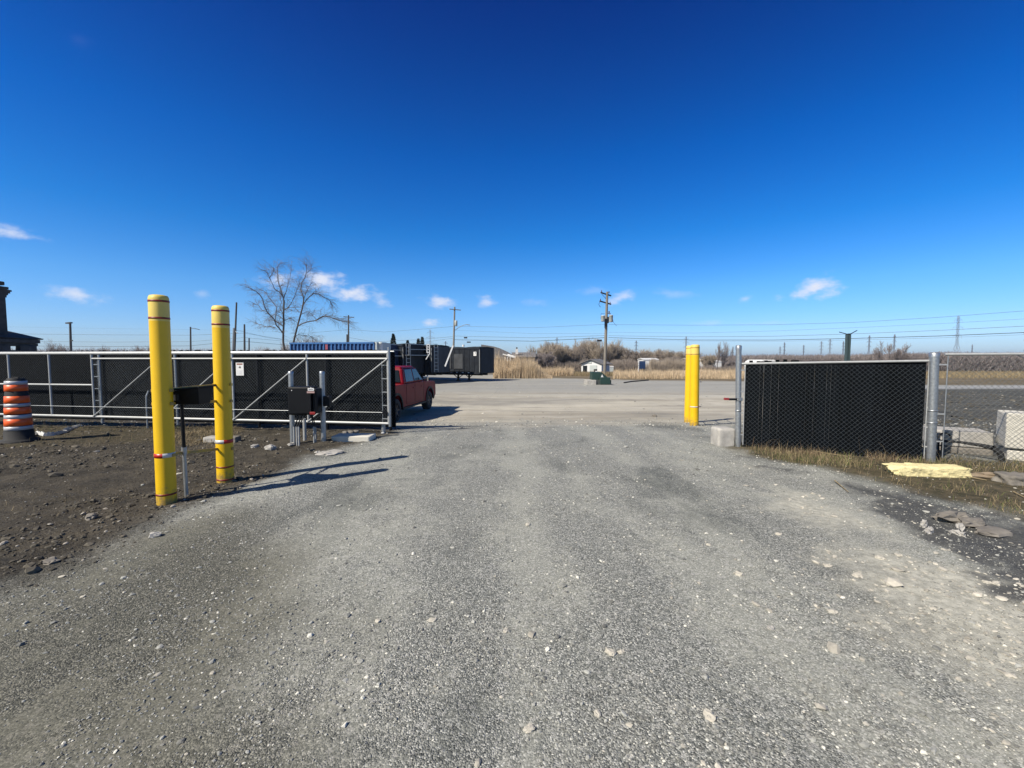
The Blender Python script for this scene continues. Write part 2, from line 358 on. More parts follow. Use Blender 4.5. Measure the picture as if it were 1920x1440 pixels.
ZP = dict(
 dirt=world_poly([(-1500,1420),(-500,1230),(0,1092),(140,1045),(240,1000),(340,960),(430,925),(520,885),(600,852),(690,828),(735,812),(715,795),(0,778),(-1500,745)]),
 grassl=world_poly([(-900,860),(0,838),(110,828),(300,826),(430,822),(440,800),(0,779),(-900,755)]),
 pale=world_poly([(1405,872),(1475,893),(1600,955),(1700,1010),(1850,1080),(2300,1260),(2300,1420),(1920,1330),(1750,1215),(1600,1075),(1480,960),(1410,905)]),
 dark=world_poly([(1420,860),(1560,886),(1700,925),(1900,985),(2400,1070),(2400,1290),(1960,1120),(1800,1045),(1650,960),(1520,900),(1430,875)]),
 verge=world_poly([(1385,834),(1600,842),(1750,855),(2300,890),(2500,1060),(1920,968),(1740,928),(1600,893),(1490,872),(1405,852)]),
 soil=world_poly([(1400,728),(2900,724),(2900,900),(1750,860),(1385,834),(1395,800),(1470,760)]),
 road=world_poly([(1450,723.5),(3000,720.5),(3000,727),(1450,729.5)]),
 fieldr=world_poly([(1155,712.5),(1380,715),(1800,723),(3000,719),(3000,690),(1150,690)]),
 earthy=world_poly([(-900,1240),(0,1095),(240,1005),(420,960),(520,1010),(540,1150),(640,1440),(700,1900),(-900,1900)]),  # earthy gravel, its darkening partly standing in for lens vignetting
 fieldm=world_poly([(1010,708),(1160,712.5),(1160,690),(1000,690)]),
)
def zones(X, Y):
    wob = fbm(X, Y, 1.1, 4)*.45+fbm(X, Y, 6, 2)*.10
    D = {k: sdist(p, X, Y) for k, p in ZP.items()}
    w = {}
    w['dirt'] = sstep(-.35, .3, D['dirt']+wob)
    w['grass'] = np.maximum(sstep(-.4, .35, D['grassl']+wob*1.4)*.85, sstep(-.25, .3, D['verge']+wob))
    w['earthy'] = sstep(-.55, .65, D['earthy']+wob*1.2)
    w['pale'] = sstep(-.3, .45, D['pale']+wob*2.0+.2*fbm(X, Y, 9, 2))
    w['dark'] = sstep(-.25, .25, D['dark']+wob*1.7+.25*fbm(X, Y, 9, 2))*.9
    w['soil'] = sstep(-.5, .5, D['soil']+wob*1.5)
    w['yard'] = sstep(10.6, 16.5, Y+wob*3+fbm(X, Y, .30, 3)*3.2)
    w['road'] = sstep(-.6, .2, D['road']+wob*.3)
    w['field'] = np.maximum(sstep(-1, 1, D['fieldr']+wob*2), sstep(-1, 1, D['fieldm']+wob*2))
    w['field'] = np.maximum(w['field'], sstep(62, 74, Y))
    return w
XX, YY = np.meshgrid(xs, ys); X = XX.ravel(); Y = YY.ravel()
zw = zones(X, Y)
def HR(x, y, zz):       # detailed height
    near = 1-sstep(13, 40, y)
    rough = zz['dirt']*(.035*fbm(x, y, 2.2, 4)+.022*fbm(x, y, 8, 2)) + (1-zz['dirt'])*(.010*fbm(x, y, .9, 3)+.004*fbm(x, y, 5, 2))
    rough = rough + zz['soil']*.04*fbm(x, y, 1.2, 4) + zz['dark']*.02*fbm(x, y, 2.5, 3) + zz['pale']*.012*fbm(x, y, 4, 3)
    # wheel ruts of the drive and a windrow of loose gravel on its left edge
    ridge = (1-zz['dirt'])*.016*np.exp(-((fbm(x*1.6-y*.55, y*.12, .8, 2))/.10)**2)*sstep(0, 3, -x+1)
    return HS(x, y)+(rough+ridge)*near
Z = HR(X, Y, zw)
V = np.stack([X, Y, Z], 1); nx, ny = len(xs), len(ys)
ii, jj = np.meshgrid(np.arange(nx-1), np.arange(ny-1)); q = (jj*nx+ii).ravel()
FQ = np.stack([q, q+1, q+nx+1, q+nx], 1)
gm = bpy.data.materials.new('ground_mix'); gm.use_nodes = True
ground = np_obj('ground', V, FQ, gm, smooth=True); tag(ground, kind='structure')
for nme, keys in (('zone_a', ('dirt', 'grass', 'pale', 'dark')), ('zone_b', ('soil', 'yard', 'road', 'field')), ('zone_c', ('earthy',)*4)):
    at = ground.data.color_attributes.new(nme, 'FLOAT_COLOR', 'POINT')
    at.data.foreach_set('color', np.stack([zw[k] for k in keys], 1).astype(np.float32).ravel())
T = gm.node_tree; N = T.nodes; L = T.links; B = N['Principled BSDF']
def nd(t, **k):
    n = N.new(t)
    for a, b in k.items(): setattr(n, a, b)
    return n
geo = nd('ShaderNodeNewGeometry'); POS = geo.outputs['Position']
def scaled(sc, rot=0):
    m_ = nd('ShaderNodeMapping'); m_.inputs['Scale'].default_value = sc; m_.inputs['Rotation'].default_value = (0, 0, rot); L.new(POS, m_.inputs[0]); return m_.outputs[0]
def noise(scale, detail=5, rough=.6, vec=None, dist=0):
    n = nd('ShaderNodeTexNoise'); n.inputs['Scale'].default_value = scale; n.inputs['Detail'].default_value = detail; n.inputs['Roughness'].default_value = rough
    n.inputs['Distortion'].default_value = dist; L.new(vec if vec else POS, n.inputs['Vector']); return n.outputs[0]
def voro(scale, feat='F1', out='Distance', rnd=1, vec=None):
    n = nd('ShaderNodeTexVoronoi', feature=feat); n.inputs['Scale'].default_value = scale; n.inputs['Randomness'].default_value = rnd; L.new(vec if vec else POS, n.inputs['Vector']); return n.outputs[out]
def ramp(f, stops):
    r = nd('ShaderNodeValToRGB'); e = r.color_ramp.elements
    while len(e) < len(stops): e.new(.5)
    for k, (p_, c) in enumerate(stops): e[k].position = p_; e[k].color = (*c, 1) if len(c) == 3 else c
    L.new(f, r.inputs[0]); return r.outputs[0]
def mixc(f, a, b, mode='MIX'):
    m_ = nd('ShaderNodeMix', data_type='RGBA', blend_type=mode)
    for s_, v_ in ((0, f), (6, a), (7, b)):
        if isinstance(v_, (int, float)): m_.inputs[s_].default_value = v_
        elif isinstance(v_, tuple): m_.inputs[s_].default_value = (*v_, 1)
        else: L.new(v_, m_.inputs[s_])
    return m_.outputs[2]
def mth(op, a, b=None, c=None, clamp=False):
    m_ = nd('ShaderNodeMath', operation=op, use_clamp=clamp)
    for i, v_ in enumerate((a, b, c)):
        if v_ is None: continue
        if isinstance(v_, (int, float)): m_.inputs[i].default_value = v_
        else: L.new(v_, m_.inputs[i])
    return m_.outputs[0]
def attr(nme):
    a = nd('ShaderNodeAttribute', attribute_name=nme); s_ = nd('ShaderNodeSeparateColor'); L.new(a.outputs['Color'], s_.inputs[0]); return s_.outputs[0], s_.outputs[1], s_.outputs[2], a.outputs['Alpha']
dirt, grass, pale, dark = attr('zone_a'); soil, yard, road, field = attr('zone_b'); earthy = attr('zone_c')[0]
# base textures
stones_c = voro(125, out='Color'); stones_d = voro(125)
st_val = nd('ShaderNodeSeparateColor'); L.new(stones_c, st_val.inputs[0]); sv = st_val.outputs[0]
stones2 = voro(42, out='Color'); s2 = nd('ShaderNodeSeparateColor'); L.new(stones2, s2.inputs[0]); sv2 = s2.outputs[0]
patch = noise(.9, 6, .62); streak = noise(1, 5, .6, scaled((1.1, .16, 1), R(-8)), .5); fine = noise(60, 3, .7); mid = noise(9, 5, .65)
# compacted fines against loose crushed stone
spx = nd('ShaderNodeSeparateXYZ'); L.new(POS, spx.inputs[0])
xw_ = mth('ADD', spx.outputs[0], mth('ADD', mth('MULTIPLY', noise(.35, 3, .6), .9), mth('MULTIPLY', spx.outputs[1], .02)))
ruts = None
for x0_, wd_, am_ in ((.75, 2.6, .075), (2.45, 2.4, .075), (-1.3, 3.2, .045), (4.0, 3.0, .05), (-2.9, 3.0, .045)):
    g_ = mth('MULTIPLY', mth('SUBTRACT', 1, mth('MULTIPLY', mth('ABSOLUTE', mth('SUBTRACT', xw_, x0_)), wd_), clamp=True), am_); ruts = g_ if ruts is None else mth('ADD', ruts, g_)
comp = ramp(mth('ADD', mth('ADD', mth('SUBTRACT', ruts, .022), mth('MULTIPLY', mid, .22)), mth('ADD', mth('MULTIPLY', patch, .33), mth('MULTIPLY', streak, .45))), [(.46, (0, 0, 0)), (.545, (1, 1, 1))])
loose = ramp(sv, [(0, (.095, .098, .088)), (.5, (.24, .242, .212)), (.88, (.42, .41, .36)), (1, (.70, .68, .60))])
fines = mixc(mid, (.33, .325, .268), (.47, .46, .38))
fines = mixc(mth('MULTIPLY', fine, .95), fines, loose)
gravel = mixc(mth('MULTIPLY', comp, .80), loose, fines)
big = ramp(mth('MULTIPLY', mth('GREATER_THAN', sv2, .93), 1), [(0, (0, 0, 0)), (1, (1, 1, 1))])
gravel = mixc(mth('MULTIPLY', big, .5), gravel, (.48, .46, .41))
dk = noise(.55, 4, .6, scaled((1, .5, 1)))
gravel = mixc(ramp(dk, [(.35, (1, 1, 1)), (.45, (0, 0, 0))]), gravel, mixc(1.0, gravel, (.60, .615, .62), 'MULTIPLY'))
dirtc = mixc(ramp(noise(1.6, 8, .7), [(.35, (0, 0, 0)), (.65, (1, 1, 1))]), (.032, .028, .020), (.120, .100, .070))
dirtc = mixc(mth('MULTIPLY', ramp(sv2, [(.6, (0, 0, 0)), (1, (1, 1, 1))]), .45), dirtc, (.13, .115, .09))
grassc = mixc(ramp(noise(7, 8, .7), [(.38, (0, 0, 0)), (.62, (1, 1, 1))]), (.045, .042, .022), (.135, .105, .062))
darkc = mixc(ramp(noise(5, 8, .7), [(.35, (0, 0, 0)), (.7, (1, 1, 1))]), (.060, .062, .064), (.125, .122, .112))
palec = mixc(ramp(noise(14, 8, .75), [(.4, (0, 0, 0)), (.6, (1, 1, 1))]), (.34, .325, .265), (.58, .55, .45))
soilc = mixc(ramp(noise(1, 9, .72, scaled((.5, 2.2, 1))), [(.38, (0, 0, 0)), (.66, (1, 1, 1))]), (.055, .055, .048), (.15, .14, .115))
yst = noise(1, 7, .65, scaled((.10, .62, 1), R(6)), .6); yst2 = noise(1, 4, .6, scaled((.05, .28, 1), R(-12)), 1.0)
yardc = mixc(ramp(yst, [(.34, (0, 0, 0)), (.66, (1, 1, 1))]), (.34, .300, .230), (.62, .56, .435))
yardc = mixc(mth('MULTIPLY', ramp(yst2, [(.52, (0, 0, 0)), (.64, (1, 1, 1))]), .55), yardc, (.27, .255, .22))
sxy = nd('ShaderNodeSeparateXYZ'); L.new(POS, sxy.inputs[0])
trk = None; brk = noise(.5, 4, .6)
for (cx, cy, rr) in ((7, 31, 12), (-11, 46, 26), (20, 20, 11.5), (-2, 58, 41), (14, 44, 27), (-16, 24, 13), (3, -4, 22.5), (30, 30, 24)):
    dx = mth('SUBTRACT', sxy.outputs[0], cx); dy = mth('SUBTRACT', sxy.outputs[1], cy)
    r_ = mth('SQRT', mth('ADD', mth('MULTIPLY', dx, dx), mth('MULTIPLY', dy, dy)))
    a1 = mth('ABSOLUTE', mth('SUBTRACT', mth('ABSOLUTE', mth('SUBTRACT', mth('ADD', r_, mth('MULTIPLY', brk, 1.2)), rr)), .95))
    p_ = mth('SUBTRACT', 1, mth('MULTIPLY', a1, 1.9), clamp=True); trk = p_ if trk is None else mth('MAXIMUM', trk, p_)
trk = mth('MULTIPLY', trk, mth('MULTIPLY', mth('SUBTRACT', noise(.35, 3, .6), .30), 2.2, clamp=True))
yardc = mixc(mth('MULTIPLY', trk, .95, clamp=True), yardc, mixc(ramp(yst2, [(.47, (0, 0, 0)), (.53, (1, 1, 1))]), (.66, .60, .49), (.24, .215, .18)))
yardc = mixc(mth('MULTIPLY', fine, .30), yardc, (.32, .31, .27))
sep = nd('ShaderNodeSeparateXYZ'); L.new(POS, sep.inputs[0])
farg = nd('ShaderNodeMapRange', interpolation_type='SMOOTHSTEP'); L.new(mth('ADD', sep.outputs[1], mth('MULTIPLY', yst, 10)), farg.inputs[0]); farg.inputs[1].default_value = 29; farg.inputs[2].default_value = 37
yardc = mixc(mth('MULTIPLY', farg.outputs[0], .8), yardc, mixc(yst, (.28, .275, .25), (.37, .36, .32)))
roadc = mixc(mid, (.32, .315, .30), (.38, .375, .36))
fieldc = mixc(ramp(noise(1, 8, .7, scaled((.15, .5, 1))), [(.35, (0, 0, 0)), (.65, (1, 1, 1))]), (.12, .095, .052), (.215, .165, .098))
earth_vignette_c = mixc(1.0, gravel, (.50, .485, .44), 'MULTIPLY'); c = mixc(earthy, gravel, earth_vignette_c); c = mixc(yard, c, yardc); c = mixc(dirt, c, dirtc); c = mixc(pale, c, palec); c = mixc(dark, c, darkc)  # brownish earth tone plus vignette falloff, both multiplied into the gravel colour
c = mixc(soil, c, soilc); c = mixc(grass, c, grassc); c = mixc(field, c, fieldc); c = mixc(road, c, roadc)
c = mixc(1.0, c, (.805, .825, .85), 'MULTIPLY'); L.new(c, B.inputs['Base Color']); B.inputs['Roughness'].default_value = .93; B.inputs['Specular IOR Level'].default_value = .25
# relief
hgt = mth('MULTIPLY', mth('SUBTRACT', 1, stones_d), mth('SUBTRACT', 1.15, comp))
b1 = nd('ShaderNodeBump'); b1.inputs['Distance'].default_value = .0065; b1.inputs['Strength'].default_value = .9; L.new(hgt, b1.inputs['Height'])
h2 = mth('ADD', noise(24, 7, .72), mth('MULTIPLY', noise(5, 6, .7), 2.0))
b2 = nd('ShaderNodeBump'); L.new(mth('ADD', .006, mth('MULTIPLY', mth('MAXIMUM', dirt, mth('MAXIMUM', soil, dark)), .035)), b2.inputs['Distance']); b2.inputs['Strength'].default_value = .8
L.new(h2, b2.inputs['Height']); L.new(b1.outputs[0], b2.inputs['Normal'])
L.new(b2.outputs[0], B.inputs['Normal'])

# ---------------- scattered stones, clods, grass (uncountable) ----------------
ICO_V = []; 
_t = (1+5**.5)/2
for a in (-1, 1):
    for b in (-_t, _t): ICO_V += [(a, b, 0), (0, a, b), (b, 0, a)]
ICO_V = np.array(ICO_V, float); ICO_V /= np.linalg.norm(ICO_V[0])
ICO_F = []
for i in range(12):
    for j in range(i+1, 12):
        for k in range(j+1, 12):
            d = [np.linalg.norm(ICO_V[a]-ICO_V[b]) for a, b in ((i, j), (j, k), (i, k))]
            if max(d) < 1.06:
                n_ = np.cross(ICO_V[j]-ICO_V[i], ICO_V[k]-ICO_V[i])
                ICO_F.append((i, j, k) if np.dot(n_, ICO_V[i]) > 0 else (i, k, j))
ICO_F = np.array(ICO_F)
def stones(name, x, y, s, m, flat=.6, sink=.25):
    n = len(x); zz = zones(x, y); z = HR(x, y, zz)
    sc = s[:, None]*np.stack([rng.uniform(.7, 1.35, n), rng.uniform(.6, 1.1, n), flat*rng.uniform(.7, 1.2, n)], 1)
    V = ICO_V[None]*(1+rng.uniform(-.28, .28, (n, 12, 1)))*sc[:, None]
    a = rng.uniform(0, 6.28, n); ca, sa = np.cos(a)[:, None], np.sin(a)[:, None]
    tl = rng.uniform(-.5, .5, n)[:, None]
    X_ = V[:, :, 0]*ca-V[:, :, 1]*sa; Y_ = V[:, :, 0]*sa+V[:, :, 1]*ca; Z_ = V[:, :, 2]+X_*tl*.5
    V = np.stack([X_+x[:, None], Y_+y[:, None], Z_+(z+s*flat*(1-2*sink)*.6)[:, None]], 2)
    Fc = (np.arange(n)*12)[:, None, None]+ICO_F[None]
    return tag(np_obj(name, V.reshape(-1, 3), Fc.reshape(-1, 3), m), kind='stuff')
def view_pts(n, y0, y1, pw, half=1.28):       # more points close to the road's near end
    u = rng.random(n); y = (y0**(1-pw)+u*(y1**(1-pw)-y0**(1-pw)))**(1/(1-pw)) if pw != 1 else y0*(y1/y0)**u
    x = rng.uniform(-half, half, n)*y; return x, y
def keep(x, y, f):
    k = rng.random(len(x)) < f; return x[k], y[k]
x, y = view_pts(110000, 1.5, 14, 1.0); z_ = zones(x, y)
clump = np.clip(.5+1.5*fbm(x, y, 1.3, 4), .08, 1)
x, y = keep(x, y, clump*(1-.9*z_['grass'])*(1-.85*z_['dirt'])); s = np.exp(rng.normal(0, .55, len(x)))*.0033*(.75+y*.10)
ob = stones('gravel', x, y, s, M['stone']); tag(ob, 'loose crushed grey stone lying over the drive', 'gravel')
x, y = view_pts(12000, 1.5, 13, 1.0); z_ = zones(x, y)
x, y = keep(x, y, np.clip(.03+.95*z_['pale']+.10*z_['dark']+.10*sstep(.3, 3, x-.1*y)*(1-z_['dirt']), 0, 1)); s = np.exp(rng.normal(0, .5, len(x)))*.0085*(.8+y*.07)
ob = stones('limestone_chips', x, y, s, M['stone_pale'], .5); tag(ob, 'pale limestone chips along the right side of the drive', 'stone chips')
x, y = view_pts(60000, 3, 14, .8, 1.3); z_ = zones(x, y)
x, y = keep(x, y, z_['dirt']*(1-.6*z_['grass'])*np.clip(.45+1.3*fbm(x, y, .9, 4), .03, 1)); s = np.exp(rng.normal(0, .6, len(x)))*.0085*(.8+y*.05)
ob = stones('soil_clods', x, y, s, M['clod']); tag(ob, 'brown clods and rubble in the dirt beside the bollards', 'soil clods')
x, y = view_pts(9000, 12, 42, 1.0, 1.2); z_ = zones(x, y)
x, y = keep(x, y, (1-z_['field'])*np.where(y < 16, .6, .12)); s = np.exp(rng.normal(0, .4, len(x)))*.016*(1+y*.02)
ob = stones('yard_stones', x, y, s, M['stone']); tag(ob, 'small stones lying about the yard behind the gate', 'stones')
x = rng.uniform(5, 30, 5000); y = rng.uniform(6, 30, 5000); z_ = zones(x, y)
x, y = keep(x, y, z_['soil']); s = np.exp(rng.normal(0, .6, len(x)))*.028
ob = stones('field_clods', x, y, s, M['clod'], .5); tag(ob, 'lumps of dark soil in the field behind the right fence', 'soil clods')
def blades(name, x, y, h, w, m, lean=.45, zoff=-.02, parent=None, quad=False):
    n = len(x); z = HR(x, y, zones(x, y))+zoff
    a = rng.uniform(0, 6.28, n); l = h*rng.uniform(0, lean, n); b = a+rng.uniform(-1, 1, n)
    P0 = np.stack([x, y, z], 1); side = np.stack([np.cos(b+1.57), np.sin(b+1.57), 0*b], 1)*w[:, None]
    midp = P0+np.stack([np.cos(a)*l*.35, np.sin(a)*l*.35, h*.6], 1); tip = P0+np.stack([np.cos(a)*l, np.sin(a)*l, h*np.sqrt(np.clip(1-(l/h)**2*.5, .2, 1))], 1)
    V = np.stack([P0-side, P0+side, midp+side*.7, midp-side*.7, tip+side*.15, tip-side*.15], 1)
    Fc = (np.arange(n)*6)[:, None, None]+np.array([[0, 1, 2, 3], [3, 2, 4, 5]])[None]
    return tag(np_obj(name, V.reshape(-1, 3), Fc.reshape(-1, 4), m, parent), kind='stuff')
def inpoly(key, n, grow=0.0):
    p = ZP[key]; lo = p.min(0); hi = p.max(0); hi[1] = min(hi[1], 130)
    x = rng.uniform(max(lo[0], -60), min(hi[0], 140), n); y = rng.uniform(max(lo[1], .5), hi[1], n)
    k = sdist(p, x, y)+fbm(x, y, 1.1, 3)*.3 > -grow; return x[k], y[k]
x, y = inpoly('verge', 60000); x, y = keep(x, y, np.clip(.5+1.6*fbm(x, y, 1.6, 3), .05, 1))
k = rng.random(len(x)) < .55
h = np.exp(rng.normal(0, .45, len(x)))*.065*(1+.6*vnoise(x, y, 2.5))
tag(blades('verge_grass', x[k], y[k], h[k], h[k]*0+.0022, M['greengrass'], 1.1), 'short dull green grass below the right fence panel', 'grass')
tag(blades('verge_straw', x[~k], y[~k], h[~k]*1.2, h[~k]*0+.002, M['drygrass'], 1.6), 'flattened dry straw below the right fence panel', 'dry grass')
x, y = inpoly('grassl', 75000); x, y = keep(x, y, np.clip(.35+1.8*fbm(x, y, 1.2, 3), .02, 1)); h = np.exp(rng.normal(0, .45, len(x)))*.085*(1+.5*vnoise(x, y, 2.2)); k = rng.random(len(x)) < .55
tag(blades('patchy_grass', x[k], y[k], h[k], h[k]*0+.003, M['greengrass'], 1.1), 'patchy dull grass in front of the long gate', 'grass')
tag(blades('flat_straw', x[~k], y[~k], h[~k], h[~k]*0+.003, M['drygrass'], 1.7), 'flattened straw in front of the long gate', 'dry grass')
ZP['straw'] = world_poly([(335, 800), (452, 802), (455, 822), (430, 838), (380, 846), (335, 842)])
x, y = inpoly('straw', 60000); x, y = keep(x, y, np.clip(.30+1.8*fbm(x, y, 2.2, 3), .02, 1)); h = np.exp(rng.normal(0, .4, len(x)))*.06
tag(blades('straw_patch', x, y, h, h*0+.003, M['drygrass'], 1.7), 'patch of flattened pale straw behind the second bollard', 'dry grass')
x, y = view_pts(16000, 4.6, 9.5, 1.0, 1.28); z_ = zones(x, y); x, y = keep(x, y, z_['dirt']*np.clip(-.10+1.5*fbm(x, y, .8, 4), 0, 1)); h = np.exp(rng.normal(0, .4, len(x)))*.05
tag(blades('stray_straw', x, y, h, h*0+.0025, M['drygrass'], 1.8), 'thin stray straw on the dirt around the left bollards', 'dry grass')
# weeds along the foot of the right fence panel
PL = G(1384, 838); PR = G(1745, 866)
FD = Vector((PR.x-PL.x, PR.y-PL.y, 0)); FL = FD.length; FD.normalize()
t = rng.uniform(.02, 1.25, 4200); off = np.abs(rng.normal(0, .16, 4200))+.04; cl = np.clip(.10+1.5*vnoise(t*9, t*0, 1), .02, 1); k = rng.random(4200) < cl; t = t[k]; off = off[k]
x = PL.x+FD.x*FL*t+FD.y*off; y = PL.y+FD.y*FL*t-FD.x*off
h = np.exp(rng.normal(0, .5, len(x)))*.085; k = rng.random(len(x)) < .5
tag(blades('dry_weeds', x[k], y[k], h[k], h[k]*0+.0022, M['drygrass'], .9), 'thin dry weeds along the foot of the right fence', 'weeds')
tag(blades('rusty_weeds', x[~k], y[~k], h[~k]*.9, h[~k]*0+.0022, M['redgrass'], 1.1), 'rusty red brown weeds along the foot of the right fence', 'weeds')

# ---------------- bollards ----------------
def bollard(px, py, ty, dia_px, label, tapes, group, toppx, arms=None):
    b = G(px, py); d = b.y; h = (P(px, ty, d)-b).z+.0; r = size(dia_px, d)/2*math.cos(math.atan2(abs(b.x), d))**.5
    t = thing('bollard', (b.x, b.y, b.z), label, 'bollard', group)
    lean = (P(toppx, ty, d).x-b.x)
    t.rotation_euler = (0, math.atan2(lean, h), 0)
    m = MB(); prof = [(r, -.12), (r, h-.30)]
    m.lathe(prof, 40); m.obj('post_sleeve', M['yellow'], t, local=True)
    m = MB(); m.lathe([(r, h-.30), (r, h-.055), (r*.97, h-.03), (r*.86, h-.010), (r*.6, h-.002), (r*.02, h)], 40)
    m.obj('cap', M['yellow_cap'], t, local=True)
    for (frac, th, kind) in tapes:
        z = h*frac; m = MB(); rr = r+.0022
        if kind == 'red':
            m.lathe([(r-.002, z-th/2), (rr, z-th/2), (rr, z+th/2), (r-.002, z+th/2)], 40); m.obj('tape', M['red_tape'], t, local=True)
        else:
            va = math.radians(kind)      # split angle
            for (a0, a1, mm, nm_) in ((va-math.pi, va, M['red_refl'], 'reflective_tape'), (va, va+math.pi, M['white_refl'], 'reflective_tape')):
                m = MB(); n = 20; vs = []
                for i in range(n+1):
                    a = a0+(a1-a0)*i/n
                    vs += [(rr*math.cos(a), rr*math.sin(a), z-th/2), (rr*math.cos(a), rr*math.sin(a), z+th/2)]
                for i in range(n+1):
                    a = a0+(a1-a0)*i/n
                    vs += [((r-.004)*math.cos(a), (r-.004)*math.sin(a), z-th/2), ((r-.004)*math.cos(a), (r-.004)*math.sin(a), z+th/2)]
                q_ = 2*(n+1); fs = [(2*i, 2*i+2, 2*i+3, 2*i+1) for i in range(n)]+[(q_+2*i+1, q_+2*i+3, q_+2*i+2, q_+2*i) for i in range(n)]
                fs += [(2*i+1, 2*i+3, q_+2*i+3, q_+2*i+1) for i in range(n)]+[(2*i, q_+2*i, q_+2*i+2, 2*i+2) for i in range(n)]
                m.add(vs, fs, True); m.obj(nm_, mm, t, local=True)
    return t, b, h, r
def fr(y, b, t_): return (b-y)/(b-t_)
GB = 'tall yellow bollards at the gateway'
b1 = bollard(313, 944, 553, 36, 'nearest and tallest yellow bollard, left of the card reader', [(fr(565,944,553), .022, 'red'), (fr(596,944,553), .022, 'red'), (fr(850,944,553), .05, -65), (fr(924,944,553), .02, 'red')], GB, 297)
b2 = bollard(423, 903, 573, 31, 'yellow bollard right of the card reader, second from the left', [(fr(583,903,573), .022, 'red'), (fr(608,903,573), .022, 'red'), (fr(825,903,573), .05, 120), (fr(873,903,573), .02, 'red'), (fr(897,903,573), .02, 'red')], GB, 413)
b3 = bollard(1291, 792, 648, 16.5, 'yellow bollard on the right of the drive, standing behind its twin', [(fr(653,792,648), .014, 'red'), (fr(664,792,648), .014, 'red')], GB, 1295)
b4 = bollard(1301.5, 798, 646, 16.5, 'front yellow bollard of the pair on the right of the drive', [(fr(652,798,646), .014, 'red'), (fr(664,798,646), .014, 'red'), (fr(762,798,646), .03, 110)], GB, 1303.5)
def bolt(p, parent, nm_='bolt'):
    MB().cyl(p, p+Vector((.035, -.01, 0)), .014, n=6).obj(nm_, M['galv'], parent)
# guard rails between the left bollards
def on(b, h, z, lean_px=0): return Vector((b.x, b.y, b.z+z))
def at_y(B, py, px=None):       # point on a bollard's axis at a photo row
    t, b, h, r = B; q_ = P(313, py, b.y); z = q_.z
    k = (z-b.z)/h; return Vector((b.x+math.tan(t.rotation_euler[1])*(z-b.z), b.y, z))
def rail(ya, yb, label, w=.035):
    A = at_y(b1, ya); Bp = at_y(b2, yb); d = (Bp-A).normalized(); rA = b1[3]; rB = b2[3]
    t = thing('guard_rail', tuple(A), label, 'guard rail', 'flat yellow guard rails between the two left bollards')
    nrm = Vector((-d.y, d.x, 0)).normalized()
    s0 = nrm*(rB*.2)
    m = MB(); m.beam(A+d*rA*.9+s0, Bp-d*rB*.9+s0, .012, w); m.obj('flat_bar', M['yellow'], t)
    for (c, r_, B_) in ((A, rA, b1), (Bp, rB, b2)):
        m = MB(); sx = -1 if B_ is b1 else 1
        for side in (-1, 1):
            m = MB(); m.box(c.x+side*r_-(.02 if side < 0 else .004), c.x+side*r_+(.02 if side > 0 else .004), c.y-.02, c.y+.02, c.z-w*.5, c.z+w*.5)
            m.obj('bracket', M['yellow'], t)
    return A, Bp, d, nrm, rB
r1_ = rail(732, 721, 'highest guard rail between the left bollards, above the reader box')
r2_ = rail(757, 752, 'middle guard rail between the left bollards, behind the reader box')
r3_ = rail(853, 841, 'lowest guard rail, at knee height between the left bollards')
def pair_rail(ya, label):
    t4, q4, h4, r4 = b4; t3, q3, h3, r3 = b3
    z = P(1300, ya, q4.y).z; A = Vector((q4.x+.02, q4.y, z)); Bp = Vector((q3.x+.02, q3.y, z))
    t = thing('guard_rail', tuple(A), label, 'guard rail', 'short rails between the right bollards')
    m = MB(); s = Vector((-r4*.75, .0, 0)); d = (Bp-A).normalized()
    m.beam(A+d*r4*.8+s*.0, Bp-d*r3*.8, .012, .03); m.obj('flat_bar', M['yellow'], t)
    for k in (-1, 1):
        MB().cyl(A+Vector((r4-.01, 0, k*.0)), A+Vector((r4+.045, -.015, k*.0)), .012, n=6).obj('bolt', M['galv'], t)
    return t
pair_rail(672, 'highest rail joining the pair of right bollards')
pair_rail(716, 'middle rail joining the pair of right bollards')
pair_rail(762, 'lowest rail joining the pair of right bollards')

# ---------------- card reader on its post ----------------
g = G(350, 930); d0 = g.y
t = thing('card_reader', tuple(g), 'black hooded card reader box on a thin galvanised post between the yellow bollards', 'card reader')
top = P(348, 757, d0); top.x = g.x-.012
split = g+(top-g)*.50
MB().cyl(g-Vector((0,0,.1)), split, .0225, n=16).obj('post', M['galv'], t)
MB().cyl(split-Vector((0,0,.05)), split+Vector((0,0,.035)), .030, n=16).obj('coupling', M['galv'], t)
MB().cyl(split, top+Vector((0,0,.03)), .020, n=16).obj('upper_post', M['black'], t)
A = P(325, 731, d0); A2 = P(387, 724, d0); hb = size(32, d0)
wB = size(62, d0)
m = MB()        # hood: trapezoid seen from the drive side, wider at the top
x0, x1 = A.x, A2.x; zt = A.z; zt2 = A2.z; zb = P(350, 757, d0).z; y0 = d0-.14; y1 = d0+.14
m.hull8([(x0+.05, y0+.05, zb), (x1-.035, y0+.05, zb), (x1-.035, y1-.03, zb), (x0+.05, y1-.03, zb)], [(x0+.02, y0, zt-.012), (x1-.005, y0, zt2-.012), (x1-.005, y1, zt2-.012), (x0+.02, y1, zt-.012)])
m.obj('housing', M['black'], t, bevel=.008)
m = MB(); m.hull8([(x0-.03, y0-.02, zt-.01), (x1+.02, y0-.02, zt2-.01), (x1+.02, y1+.02, zt2-.01), (x0-.03, y1+.02, zt-.01)], [(x0-.03, y0-.02, zt+.006), (x1+.02, y0-.02, zt2+.006), (x1+.02, y1+.02, zt2+.006), (x0-.03, y1+.02, zt+.006)])
m.obj('hood_plate', M['black'], t, bevel=.003)
MB().box(x0+.05, x0+.16, y0+.02-.012, y0+.02, zb+.05, zt-.05).obj('card_slot_panel', M['rubber'], t)
